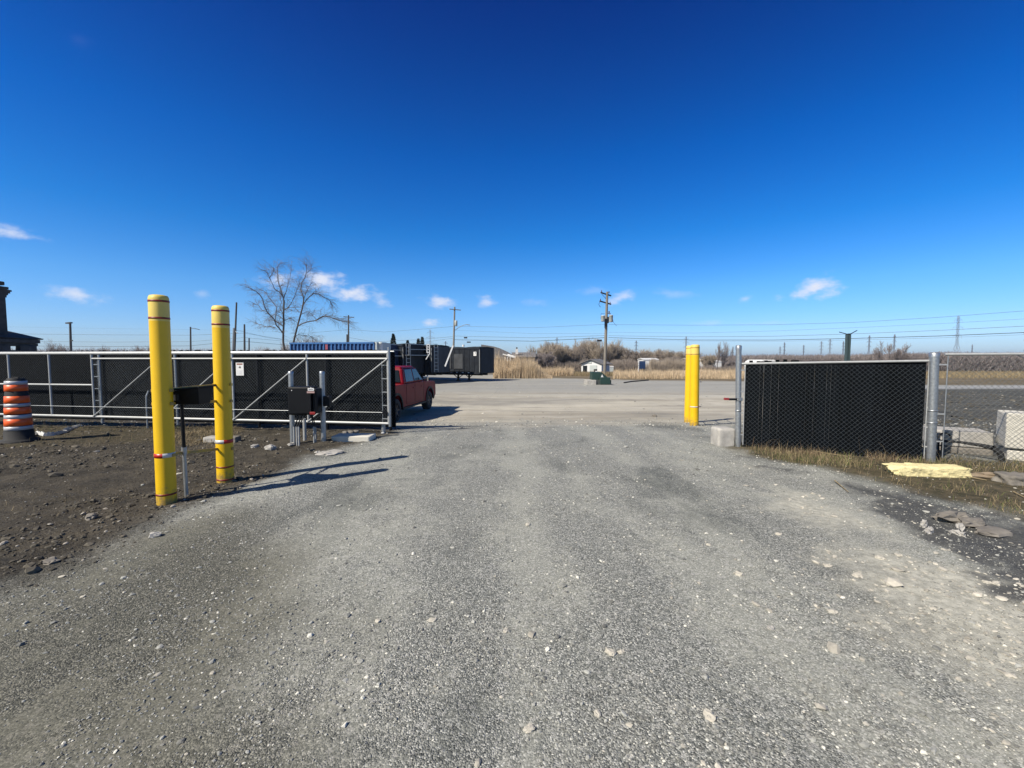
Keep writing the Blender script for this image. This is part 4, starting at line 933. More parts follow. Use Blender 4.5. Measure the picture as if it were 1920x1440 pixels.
# yellow foam
g = G(1737, 890); rocky('foam_log', Vector((g.x, g.y, -.01)), size(128, g.y), .25, .165, M['foam'], 'long lumpy piece of yellow foam lying at the foot of the thickest post', 'foam', seed=80, rz=-.14, rough=.11, sub=6, pw=7.0)
g = G(1858, 897); rocky('driftwood', Vector((g.x, g.y, -.01)), size(60, g.y), .10, .09, M['wood'], 'broken piece of weathered wood on the grass right of the yellow foam', 'wood', seed=31, rz=-.3, rough=.3, box=False)
g = G(1905, 905); rocky('rag', Vector((g.x, g.y, -.01)), size(55, g.y), .25, .14, M['concrete_dk'], 'grey crumpled sheet at the foot of the bottom square block', 'sheet', seed=32, rough=.2)
for i, (a_, b_) in enumerate((((1520, 848), (1590, 858)), ((1565, 905), (1590, 925)), ((1790, 893), (1850, 903)), ((1900, 926), (1925, 938)))):
    p0, p1 = G(*a_), G(*b_); t_ = MB().cyl(p0+Vector((0,0,.03)), p1+Vector((0,0,.02)), .008, .005, n=6).obj('stick', M['drygrass'], None, off=tuple(p0))
    tag(t_, ['long pale stick lying below the slatted panel', 'short pale twig on the verge in front of the slatted panel', 'dry stalk lying right of the yellow foam', 'short stalk on the verge at the right edge'][i], 'stick')
# ---------------- pickup truck ----------------
gr = Vector(((741-960)/F*15.0, 15.0, 0)); gr.z = hs1(gr.x, 15.3)
_yf = min((abs(math.hypot((803-960)/F*v-gr.x, v-15.0)-3.75), v) for v in np.linspace(15.5, 19, 701))[1]; gf = Vector(((803-960)/F*_yf, _yf, 0))
hd = math.atan2(gf.y-gr.y, gf.x-gr.x)
gr_ = gr+Vector((-.98*math.sin(-hd)*0, 0, 0))
# rear axle centre: step left from the visible (right hand) wheel
side = Vector((math.sin(hd), -math.cos(hd), 0))
base = gr-side*.92
truck = thing('pickup_truck', (base.x, base.y, gr.z), 'red four door pickup truck parked behind the end of the sliding gate', 'pickup truck', rz=hd)
K = 3.75/3.75
WB = 3.75
def arc(cx, cz, r, a0, a1, n=9): return [(cx+r*math.cos(R(a0+(a1-a0)*i/n)), cz+r*math.sin(R(a0+(a1-a0)*i/n))) for i in range(n+1)]
low = [(-1.10, .58)]+[(-1.12, .92)]+[(.70, .92), (.74, 1.26), (3.02, 1.27), (3.15, 1.25), (4.48, 1.19), (4.64, 1.06), (4.66, .60), (4.40, .46)]
low += [(4.27, .46)]+arc(WB, .44, .50, 2, 178)+[(3.23, .44), (.52, .44)]+arc(0, .44, .50, 2, 178)+[(-.52, .50)]
m = MB(); m.prism(low, -.97, .97); body = m.obj('body', M['truck_red'], truck, bevel=.035, local=True)
sidep = [(-1.14, .80), (-1.16, 1.24), (.72, 1.27), (.72, .80)]
for sgn in (-1, 1):
    m = MB(); m.prism([(-1.13, .56), (-1.16, 1.25), (.73, 1.27), (.73, .44), (.52, .44)]+arc(0, .44, .50, 2, 178)+[(-.52, .52)], sgn*.90, sgn*.975); m.obj('bed_side', M['truck_red'], truck, bevel=.012, local=True)
m = MB(); m.box(-1.17, -1.10, -.90, .90, .62, 1.24); m.obj('tailgate', M['truck_red'], truck, bevel=.015, local=True)
m = MB(); m.box(-1.09, .69, -.89, .89, .921, .94); m.obj('bed_liner', M['black'], truck, local=True)
m = MB(); m.hull8([(.76,-.94,1.25), (3.12,-.94,1.25), (3.12,.94,1.25), (.76,.94,1.25)], [(.90,-.82,1.82), (2.42,-.82,1.82), (2.42,.82,1.82), (.90,.82,1.82)]); cab = m.obj('cab', M['truck_red'], truck, bevel=.07, local=True)
m = MB(); m.hull8([(.92,-.80,1.81), (2.40,-.80,1.81), (2.40,.80,1.81), (.92,.80,1.81)], [(1.02,-.73,1.90), (2.24,-.73,1.90), (2.24,.73,1.90), (1.02,.73,1.90)]); m.obj('roof', M['truck_red'], truck, bevel=.06, local=True)
def quad_slab(a, b, c, d, nrm, t=.012):
    n_ = Vector(nrm).normalized()*t; q = [Vector(v) for v in (a, b, c, d)]
    m = MB(); m.hull8([v-n_*.4 for v in q], [v+n_ for v in q]); return m
def lerp_side(x0, z):       # y of cab side at height
    k = (z-1.25)/.57; return .94+(.82-.94)*k
M['rim'] = mat('dark_alloy', (.05,.05,.055), .4, metal=.6)
for sgn in (-1, 1):
    s_ = lambda x, z: (x, sgn*lerp_side(x, z), z)
    quad_slab(s_(1.00,1.33), s_(1.82,1.33), s_(1.80,1.77), s_(1.08,1.77), (0,sgn,.3)).obj('rear_side_window', M['glass'], truck, local=True)
    quad_slab(s_(1.92,1.33), s_(2.86,1.33), s_(2.36,1.77), s_(1.90,1.77), (0,sgn,.3)).obj('front_side_window', M['glass'], truck, local=True)
    m = MB()
    for xx in (.95, 1.87, 2.93): m.box(xx-.008, xx+.008, sgn*.971-.004, sgn*.971+.004, .52, 1.25)
    m.box(.95, 2.93, sgn*.971-.004, sgn*.971+.004, .50, .514); m.obj('door_seams', M['black'], truck, local=True)
    for xx in (1.72, 2.70)[:2]:
        m = MB(); m.box(xx-.75+.05+.6, xx-.52+.6, sgn*.972, sgn*.995, 1.06, 1.10); m.obj('door_handle', M['truck_red'], truck, bevel=.008, local=True)
    m = MB(); m.box(2.74, 2.80, sgn*.93, sgn*1.03, 1.30, 1.33); m.box(2.72, 2.86, sgn*1.02 if sgn > 0 else -1.20, 1.20 if sgn > 0 else -1.02, 1.27, 1.47); m.obj('mirror', M['chrome'] if sgn < 0 else M['black'], truck, bevel=.02, local=True)
    m = MB(); m.box(.55, 3.2, sgn*.95-.05, sgn*.95+.05, .36, .43); m.obj('side_step', M['black'], truck, bevel=.01, local=True)
    for cx in (0, WB):
        m = MB(); o = arc(cx, .44, .56, -2, 182, 14); i_ = arc(cx, .44, .485, 182, -2, 14); m.prism(o+i_, sgn*.955, sgn*1.0); m.obj('wheel_arch', M['black'], truck, local=True)
        w = thing('wheel', (0, 0, 0), None, None); w.parent = truck; w.location = (cx, sgn*.84, .40)
        m = MB(); m.lathe([(.24, -.13), (.36, -.135), (.395, -.11), (.405, -.05), (.405, .05), (.395, .11), (.36, .135), (.24, .13)], 32, axis='Y'); m.obj('tyre', M['rubber'], w, local=True)
        m = MB(); m.lathe([(.25, .12*sgn), (.235, .07*sgn), (.10, .05*sgn), (.08, .10*sgn), (.001, .105*sgn)], 28, axis='Y')
        for k in range(6):
            a_ = k*math.pi/3; m.beam((math.cos(a_)*.06, .095*sgn, math.sin(a_)*.06), (math.cos(a_)*.24, .115*sgn, math.sin(a_)*.24), .05, .02, up=(0,1,0))
        m.obj('rim', M['rim'], w, local=True)
    m = MB(); m.box(-1.185, -1.10, sgn*.93-.045, sgn*.93+.05, .85, 1.20); m.obj('tail_light', M['taillight'], truck, bevel=.01, local=True)
    m = MB(); m.box(4.52, 4.66, sgn*.80-.14, sgn*.80+.14, .85, 1.04); m.obj('headlight', M['glass'], truck, bevel=.02, local=True)
quad_slab((.765,-.80,1.33), (.765,.80,1.33), (.872,.70,1.76), (.872,-.70,1.76), (-1,0,.3)).obj('rear_window', M['glass'], truck, local=True)
quad_slab((3.06,-.86,1.31), (3.06,.86,1.31), (2.50,.74,1.78), (2.50,-.74,1.78), (1,0,1)).obj('windshield', M['glass'], truck, local=True)
m = MB(); m.box(-1.30, -1.12, -.92, .92, .48, .62); m.obj('rear_bumper', M['chrome'], truck, bevel=.02, local=True)
m = MB(); m.box(4.60, 4.74, -.92, .92, .42, .62); m.obj('front_bumper', M['chrome'], truck, bevel=.02, local=True)
m = MB(); m.box(4.655, 4.69, -.62, .62, .66, 1.02); m.obj('grille', M['black'], truck, local=True)
m = MB(); m.box(-1.0, 4.5, -.86, .86, .34, .60); m.obj('underbody', M['black'], truck, local=True)

# ---------------- trailers ----------------
def rot(v, a): return Vector((v[0]*math.cos(a)-v[1]*math.sin(a), v[0]*math.sin(a)+v[1]*math.cos(a), v[2]))
def trailer(corner, phi, L_, z0, z1, label, bm, nm_, tarp='tarp', ladder=True, mark=None, rail=True):
    # corner: ground point below the nose's near right corner; x runs forward (to the right), body behind
    t = thing('box_trailer', (corner.x, corner.y, corner.z), label, 'trailer', 'open top trailers parked in a row', rz=-phi)
    W_ = 2.6
    MB().box(-L_, 0, 0, W_, z0, z1).obj('box_body', bm, t, bevel=.03, local=True)
    m = MB()
    for i in range(int(L_/.62)+1): m.box(-i*.62-.09, -i*.62-.02, -.035, .0-.001, z0+.06, z1-.14)
    m.box(-L_, 0, -.05, -.001, z1-.14, z1+.01); m.box(-L_, 0, -.04, -.001, z0-.06, z0+.06); m.obj('side_ribs', bm, t, local=True)
    m = MB(); m.box(.002, .05, .12, W_-.12, z0+.05, z1-.05); m.obj('front_panel', nm_, t, bevel=.02, local=True)
    m = MB(); n = 14
    for i in range(n):
        xa_, xb_ = -L_*i/n, -L_*(i+1)/n; ha = z1-.06+.07*abs(math.sin(i*2.1)); hb_ = z1-.06+.07*abs(math.sin((i+1)*2.1))
        m.add([(xa_,-.02,z1+.012), (xb_,-.02,z1+.012), (xb_,W_*.5,hb_+.14), (xa_,W_*.5,ha+.14), (xb_,W_+.02,z1+.012), (xa_,W_+.02,z1+.012)], [(0,3,2,1), (3,5,4,2)], False)
    m.add([(0,-.02,z1+.012), (0,W_*.5,z1+.10), (0,W_+.02,z1+.012)], [(0,1,2)])
    m.obj('tarpaulin', M[tarp], t, local=True)
    for yy in (.35, W_-.35):
        lg = MB(); lg.box(-3.0, -2.84, yy-.08, yy+.08, .08, z0); lg.box(-3.1, -2.74, yy-.16, yy+.16, 0, .07); lg.obj('landing_leg', M['black'], t, local=True)
        b_ = MB(); b_.beam((-2.92, yy, .25), (-3.7, yy, z0), .06, .06); b_.beam((-2.92, yy, .25), (-2.1, yy, z0), .06, .06); b_.obj('leg_brace', M['black'], t, local=True)
    m = MB(); m.box(-L_+.2, -.3, .75, .95, z0-.22, z0-.01); m.box(-L_+.2, -.3, W_-.95, W_-.75, z0-.22, z0-.01); m.obj('chassis_beams', M['black'], t, local=True)
    for ax in (-L_+1.3, -L_+2.6):
        for yy in (.02, W_-.32):
            m = MB(); m.lathe([(.20, -.15), (.48, -.15), (.52, -.10), (.52, .10), (.48, .15), (.20, .15), (.18, .05), (.001, .05)], 24, axis='Y', c=(ax, yy+.15, .52)); m.obj('wheel', M['rubber'], t, local=True)
    m = MB(); m.box(-.03, .0-.001, -.052, -.036, z0+.1, z1-.2)
    m.box(-.06, .03, -.058, -.0525, z0+.15, z1-.25); m.obj('corner_trim', M['galv'], t, local=True)
    if ladder:
        m = MB()
        for yy in (.25, .75): m.box(.06, .10, yy-.025, yy+.025, z0+.1, z1+.04)
        for i in range(8): m.box(.065, .095, .275, .725, z0+.3+i*.33, z0+.34+i*.33)
        m.obj('ladder', M['galv_lt'] if ladder == 2 else M['galv'], t, local=True)
    if rail:
        m = MB(); m.box(.05, .55, .1, W_-.1, z1-.95, z1-.90)
        for yy in (.1, W_-.14): m.box(.50, .55, yy, yy+.04, z1-.9, z1+.03)
        m.box(.50, .55, .1, W_-.1, z1-.01, z1+.03); m.box(.50, .55, .1, W_-.1, z1-.45, z1-.41); m.obj('front_platform', M['galv'], t, local=True)
    return t
def corner_at(px, d): 
    p = P(px, 700, d); return Vector((p.x, p.y, hs1(p.x, p.y)))
PHI = R(30)
def tz(py, d, c): return P(900, py, d).z-c.z
cA = corner_at(900, 43); tA = trailer(cA, PHI, 12.5, .80, tz(651.5, 43, cA), 'black trailer with a white number plate, rightmost of the row', M['trl_black'], M['trl_black'], ladder=False, rail=False)
cB = corner_at(810, 39.5); tB = trailer(cB, PHI, 9, .95, tz(648, 39.5, cB), 'dusty black trailer with a pale grey front, second from the right of the row', M['trl_black'], M['trl_grey'], ladder=1, rail=False)
cC = corner_at(757, 37.5); tC = trailer(cC, PHI, 8, .95, tz(645.5, 37.5, cC), 'black trailer with a white ladder frame on its front, in the middle of the row', M['trl_black'], M['trl_black'], ladder=2, rail=True)
cD = corner_at(712, 36); tD = trailer(cD, PHI, 6, .95, tz(646, 36, cD), 'dark blue trailer with a railed front, leftmost of the row behind the red truck', M['trl_blue'], M['trl_blue'], ladder=1, rail=True)
# details on trailer A: number plate with a 7, marker lights, faint panels
def on_side(t, lx, lz, w, h, mm, name, th=.006, off=.056):
    return MB().box(lx-w/2, lx+w/2, -off-th, -off, lz-h/2, lz+h/2).obj(name, mm, t, local=True)
h_ = tz(651.5, 43, cA)
on_side(tA, -.55, h_-.62, .34, .40, M['white'], 'number_plate')
def text_obj(s_, size_, mm, parent, Mx, name='number'):
    cu = bpy.data.curves.new('txt', 'FONT'); cu.body = s_; cu.size = size_; cu.extrude = .002; cu.align_x = 'CENTER'; cu.align_y = 'CENTER'
    tmp = bpy.data.objects.new('tmp', cu); COL.objects.link(tmp); bpy.context.view_layer.update()
    me = bpy.data.meshes.new_from_object(tmp.evaluated_get(bpy.context.evaluated_depsgraph_get())); bpy.data.objects.remove(tmp)
    me.transform(Mx); me.materials.clear(); me.materials.append(mm); ob = bpy.data.objects.new(name, me); COL.objects.link(ob); ob.parent = parent; return ob
text_obj('7', .36, M['ink'], tA, Matrix.Translation((-.52, -.066, h_-.62)) @ Matrix.Rotation(math.pi/2, 4, 'X'))
m = MB()
for k in range(4): m.box(-2.4+k*.72-1.2, -2.2+k*.72-1.2, -.062, -.056, .84, .91)
m.obj('marker_lights', M['white'], tA, local=True)
MB().cyl((-2.0, .0, h_+.10), (-2.0, .0, h_+.30), .12, n=10).obj('vent_cap', M['white'], tA, local=True)
on_side(tA, -2.6, 2.0, 1.1, 1.5, M['trl_grey'], 'side_panel', .004); on_side(tA, -4.1, 2.0, 1.1, 1.5, M['trl_grey'], 'side_panel', .004)
# white grab pole on the front of trailer B and ladder on C
a = P(849.5, 648, 38.2); b = P(834.5, 687, 38.2)
MB().beam(a, b, .06, .12).obj('white_pole', M['white'], None)
o = bpy.data.objects['white_pole']; tag(o, 'slanting white pole leaning against the pale front of the second trailer', 'pole')
t = thing('access_ladder', tuple(P(803, 661, 35.8)), 'short white ladder frame hung high on the middle trailer', 'ladder')
dd = 35.8; m = MB()
for px in (800.5, 805.5): m.beam(P(px, 645.5, dd), P(px, 661.5, dd), .05, .05)
for py in (646, 650.5, 655, 660.5): m.beam(P(800.5, py, dd), P(805.5, py, dd), .05, .05)
m.beam(P(806, 662, dd), P(798.5, 674, dd), .06, .06); m.obj('frame', M['white'], t)
# ---------------- blue container and white drum behind ----------------
dd = 33; zc0 = hs1(-10, 33); a0 = P(545, 700, dd+1.2); a1 = P(707, 700, dd)
t = thing('blue_container', (a1.x, a1.y, zc0), 'long ribbed blue open top container behind the gate', 'container', rz=math.atan2(a0.y-a1.y, a0.x-a1.x))
Lc = (a0-a1).length; zt = P(700, 642, dd).z-zc0
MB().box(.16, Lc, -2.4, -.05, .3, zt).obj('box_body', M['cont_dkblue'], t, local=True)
MB().box(0, .15, -2.42, -.02, .3, zt+.02).obj('grey_end_frame', M['can'], t, local=True)
m = MB(); n = 22
for i in range(n+1):
    u = .17+(Lc-.28)*i/n
    m.box(u, u+.085, -.05+.002, .05, .4, zt-.1)
m.box(.17, Lc, -.05+.002, .07, zt-.09, zt+.03); m.obj('ribs', M['cont_blue'], t, local=True)
MB().box(Lc*.55, Lc*.55+.2, .05+.003, .07, .4, zt-.13).obj('red_rib', M['cont_red'], t, local=True)
dd = 33.5; c = P(714.5, 700, dd); c.z = hs1(c.x, c.y); zt = P(714, 642, dd).z-c.z; r = size(8.5, dd)/2
t = thing('white_tank', tuple(c), 'white upright tank between the blue container and the trailers', 'tank')
MB().lathe([(r, 0), (r, zt-.12)], 20).obj('shell', M['wall_white'], t, local=True); MB().lathe([(r+.03, zt-.12), (r+.03, zt-.02), (r*.6, zt+.03), (.001, zt+.03)], 20).obj('lid', M['can'], t, local=True)

# ---------------- poles, wires ----------------
TOPS = {}
def pole(name, px, ptop, pbase_x, d, r, mm, label, cat, group=None):
    b = P(pbase_x, 700, d); b.z = hs1(b.x, b.y); top = P(px, ptop, d)
    t = thing(name, tuple(b), label, cat, group)
    MB().cyl(b-Vector((0,0,.3)), top, r*1.15, r*.8, n=12).obj('pole', mm, t); return t, b, top
UG = None
t, b, top = pole('utility_pole', 852.5, 575.5, 849, 80, .17, M['wood_pole'], 'tall wooden utility pole with one crossarm, transformer and lamp arm behind the trailers', 'utility pole')
MB().beam(P(843, 579.5, 80), P(864, 581.5, 79.5), .12, .14).obj('crossarm', M['wood_pole_dk'], t)
m = MB(); c = P(855, 606, 79.7); m.lathe([(.001, .5), (.24, .48), (.26, .4), (.26, -.42), (.2, -.48), (.001, -.48)], 16, c=tuple(c-t.location)); m.obj('transformer', M['can'], t, local=True)
m = MB(); m.path([P(852, 620, 80), P(860, 614, 79), P(870, 609.5, 78.5), P(876, 608.5, 78)], .05, 6); m.obj('lamp_arm', M['galv'], t)
MB().beam(P(875, 608.5, 78), P(881, 609.5, 78), .3, .12).obj('lamp_head', M['galv'], t)
POLE_A = lambda y_: P(851.5, y_, 80)
# pole with the three transformers behind the green box
DB = 60
t, b, top = pole('utility_pole', 1138.5, 547, 1133.5, DB, .20, M['wood_pole'], 'tall grey wooden utility pole carrying pale transformers, behind the green cabinet', 'utility pole')
MB().beam(P(1126.5, 548.5, DB-.6), P(1145.5, 554.5, DB+.6), .14, .16).obj('crossarm', M['wood_pole_dk'], t)
MB().beam(P(1124.5, 564.5, DB-.6), P(1145.5, 570.5, DB+.6), .14, .16).obj('crossarm', M['wood_pole_dk'], t)
m = MB()
for (px, py) in ((1128, 546), (1142, 548), (1126, 562), (1144, 568)): q_ = P(px, py+1, DB); m.cyl(q_-Vector((0,0,.05)), q_+Vector((0,0,.22)), .07, .04, n=8)
m.obj('insulators', M['insul'], t)
m = MB(); m.beam(P(1128, 551, DB), P(1136, 560, DB), .05, .05); m.obj('arm_brace', M['wood_pole_dk'], t)
for (px, ya, yb, r, dz) in ((1130.5, 591.5, 603, .27, -.25), (1145.5, 590.5, 604, .27, .1), (1138.5, 594, 606, .22, .5)):
    c0_ = P(px, yb, DB-.35+dz); c1_ = P(px, ya, DB-.35+dz); h_ = c1_.z-c0_.z
    m = MB(); m.lathe([(.001, 0), (r*.85, 0), (r, .06), (r, h_-.12), (r*1.05, h_-.11), (r*1.05, h_-.05), (r*.7, h_), (.001, h_)], 18, c=tuple(c0_-t.location)); m.obj('transformer', M['can'] if dz < .4 else M['wood_pole_dk'], t, local=True)
m = MB(); q_ = P(1135.8, 608, DB-.25); m.box(q_.x-.15, q_.x+.15, q_.y-.1, q_.y+.15, q_.z-.5, q_.z+.75); m.obj('bracket', M['wood_pole_dk'], t)
m = MB(); q_ = P(1142, 588, DB-.3); m.cyl(q_, q_+Vector((0,0,.35)), .08, n=8); m.box(q_.x-.25, q_.x+.25, q_.y-.05, q_.y+.05, q_.z, q_.z+.08); m.obj('cutout_switch', M['insul'], t)
m = MB(); m.path([P(1141, 588, DB), P(1148, 592, DB), P(1150, 604, DB), P(1156, 611, DB)], .022, 6); m.path([P(1134, 588, DB), P(1127, 588, DB), P(1126.5, 598, DB)], .02, 6); m.path([P(1124.5, 566, DB), P(1122.5, 571, DB), P(1126, 576, DB)], .03, 6); m.obj('jumper_cables', M['cable'], t)
t, b, top = pole('utility_pole', 653.5, 591, 653.5, 90, .16, M['wood_pole_dk'], 'wooden utility pole with a single crossarm behind the blue container', 'utility pole')
MB().beam(P(644, 594, 90), P(664, 595, 90), .14, .16).obj('crossarm', M['wood_pole_dk'], t)
pole('short_pole', 650.7, 627, 650.7, 95, .18, M['wood_pole_dk'], 'short dark pole just left of the crossarm pole above the blue container', 'pole')
t, b, top = pole('leaning_pole', 443.5, 567, 437, 48, .10, M['wood_pole_dk'], 'dark leaning pole tilted to the right behind the second bollard', 'utility pole')
MB().cyl(P(436, 660, 48)+Vector((-.12,0,-2)), P(439.3, 615, 48)+Vector((-.05,0,0)), .12, .10, n=8).obj('pale_cable_guard', M['galv'], t)
m = MB(); m.path([P(441, 620, 48), P(444, 624, 47.8), P(446.5, 625, 47.6)], .03, 6); m.obj('bracket', M['galv'], t)
pole('utility_pole', 458.3, 608, 458.6, 70, .15, M['wood_pole_dk'], 'plain dark wooden pole between the leaning pole and the bare tree', 'utility pole')
pole('short_pole', 467, 634, 467, 90, .15, M['wood_pole_dk'], 'short thin pole right of the plain dark pole', 'pole')
t, b, top = pole('street_lamp', 357.2, 613, 357.8, 75, .14, M['wood_pole_dk'], 'dark pole with a short lamp arm pointing right, between the left bollards', 'street lamp')
m = MB(); m.path([P(357.5, 615, 75), P(366, 616, 74.5), P(374, 618, 74)], .05, 6); m.obj('lamp_arm', M['wood_pole_dk'], t)
t, b, top = pole('street_lamp', 131.5, 604.5, 133.5, 40, .10, M['wood_pole_dk'], 'square dark lamp post with a head pointing left, near the left edge', 'street lamp')
MB().beam(P(124.5, 606, 40), P(134, 605, 40), .22, .11).obj('lamp_head', M['wood_pole_dk'], t)
q_ = P(134.8, 638.5, 39.9); MB().box(q_.x-.06, q_.x+.06, q_.y-.05, q_.y+.05, q_.z-.05, q_.z+.05).obj('clamp', M['wood_pole_dk'], t)
# twin channel pole with a Y top behind the slatted panel
dd = 34; b = P(1591.5, 700, dd); b.z = hs1(b.x, b.y)
t = thing('twin_column', tuple(b), 'grey green twin column with two short arms in a Y, behind the right fence panel', 'column')
M['teal'] = mat('grey_green_steel', (.055,.085,.085), .5, var=.1)
for px in (1588.2, 1593.0):
    a = P(px, 627, dd); MB().box(a.x-.06, a.x+.055, a.y-.10, a.y+.10, b.z-.1, a.z).obj('column', M['teal'], t)
MB().beam(P(1587, 627, dd), P(1595, 626.5, dd), .1, .12).obj('top_plate', M['black'], t)
m = MB(); m.beam(P(1586.5, 626, dd), P(1573.5, 622.5, dd), .04, .05); m.obj('arm', M['black'], t); m = MB(); m.beam(P(1595, 626, dd), P(1607, 619.5, dd), .04, .05); m.obj('arm', M['black'], t)
def wire(pts, r, label, mm='cable_gr', cat='power line', group=None, sag=.0):
    P_ = []
    for (a, b) in zip(pts[:-1], pts[1:]):
        n = 14
        for k in range(n): u = k/n; q_ = a.lerp(b, u); q_.z -= sag*4*u*(1-u)*(b-a).length; P_.append(q_)
    P_.append(pts[-1])
    V, Fc = tubes([tuple(p) for p in P_[:-1]], [tuple(p) for p in P_[1:]], [r]*(len(P_)-1), [r]*(len(P_)-1), 5)
    o = np_obj('overhead_wire', V, Fc, M[mm], None, True, off=tuple(P_[0])); return tag(o, label, cat, 'overhead wires')
# four lines to the right of the transformer pole, coming nearer the camera
def RW(ys_, r, lab, mm='cable_gr'):
    xs_ = [1141, 1300, 1450, 1600, 1760, 1920, 2100]; ds = [60, 57, 53, 49, 45, 41, 37]
    wire([P(x_, y_, d_) for x_, y_, d_ in zip(xs_, ys_, ds)], r, lab, mm)
RW([608.5, 609.8, 608.8, 604.5, 595, 583, 568], .016, 'highest wire running right from the transformer pole')
RW([623, 624.5, 620.5, 614.5, 607, 598, 586], .011, 'faint second wire running right from the transformer pole')
RW([629.5, 631.5, 630.5, 626, 619.5, 611.5, 600], .018, 'third wire running right from the transformer pole')
RW([633, 637.5, 637.6, 634.5, 630, 623.5, 614], .028, 'thick lowest wire running right from the transformer pole', 'cable')
RW([637, 639.5, 640, 637.5, 633.5, 627.5, 619], .010, 'thin wire just under the thick lowest one, right of the transformer pole')
def MW(ya, ym, yb, r, lab, mm='cable_gr', xa=851.5):
    wire([P(xa, ya, 80), P(1000, ym, 70), P(1137, yb, 60)], r, lab, mm)
MW(611.5, 614.5, 608, .018, 'highest wire between the two tall wooden poles')
MW(619, 625.5, 625.5, .012, 'second wire between the two tall wooden poles')
MW(630, 633.5, 629, .022, 'third wire between the two tall wooden poles')
MW(637, 639.8, 633, .034, 'thick lowest wire between the two tall wooden poles', 'cable')
q_ = P(873, 633.2, 79); o = MB().box(q_.x-.30, q_.x+.30, q_.y-.1, q_.y+.1, q_.z-.13, q_.z+.13).obj('cable_box', M['cable'], None, off=tuple(q_), bevel=.03); tag(o, 'dark splice box hung on the third wire right of the lamp pole', 'cable box')
q_ = P(879, 641.5, 79); o = MB().box(q_.x-.35, q_.x+.35, q_.y-.1, q_.y+.1, q_.z-.10, q_.z+.10).obj('cable_box', M['cable'], None, off=tuple(q_), bevel=.03); tag(o, 'dark splice box hung below the thick wire above the rightmost trailer', 'cable box')
q_ = P(1124, 638.5, 60.6); o = MB().box(q_.x-.33, q_.x+.33, q_.y-.1, q_.y+.1, q_.z-.13, q_.z+.13).obj('cable_box', M['cable'], None, off=tuple(q_), bevel=.03); tag(o, 'dark splice box hung beside the transformer pole', 'cable box')
def LW(pts, r, lab, mm='cable_gr'): wire([P(x_, y_, d_) for x_, y_, d_ in pts], r, lab, mm)
LW([(851, 612, 80), (780, 618, 86), (720, 622.5, 90), (654, 618, 90), (560, 626, 88)], .02, 'highest wire left of the lamp pole above the trailers')
LW([(851, 631, 80), (780, 637, 84), (700, 641, 90), (655, 633, 90)], .022, 'lower wire left of the lamp pole above the trailers')
LW([(851, 634, 80), (800, 641, 84), (740, 648, 88)], .018, 'sagging wire dropping from the lamp pole towards the conifers')
LW([(-20, 625, 75), (60, 626.3, 75), (200, 627.8, 76), (357, 628.5, 75), (458, 624.5, 70), (540, 638, 85)], .02, 'highest of the wires behind the left bollards')
LW([(-20, 639, 74), (200, 641.5, 74), (357, 640.5, 75), (458, 633, 70), (560, 642, 86)], .018, 'second of the wires behind the left bollards')
LW([(-20, 648, 73), (200, 650, 73), (357, 648.5, 75), (410, 643, 72), (458, 640, 70), (560, 649, 86)], .024, 'lowest and thickest of the wires behind the left bollards', 'cable')
LW([(-20, 612, 90), (200, 616, 90), (357, 618, 88), (540, 622, 90)], .009, 'faintest and topmost wire behind the left bollards')
LW([(441, 619, 48), (458, 622, 70), (500, 633, 78), (560, 640, 88)], .016, 'wire sloping down to the right from the leaning pole')
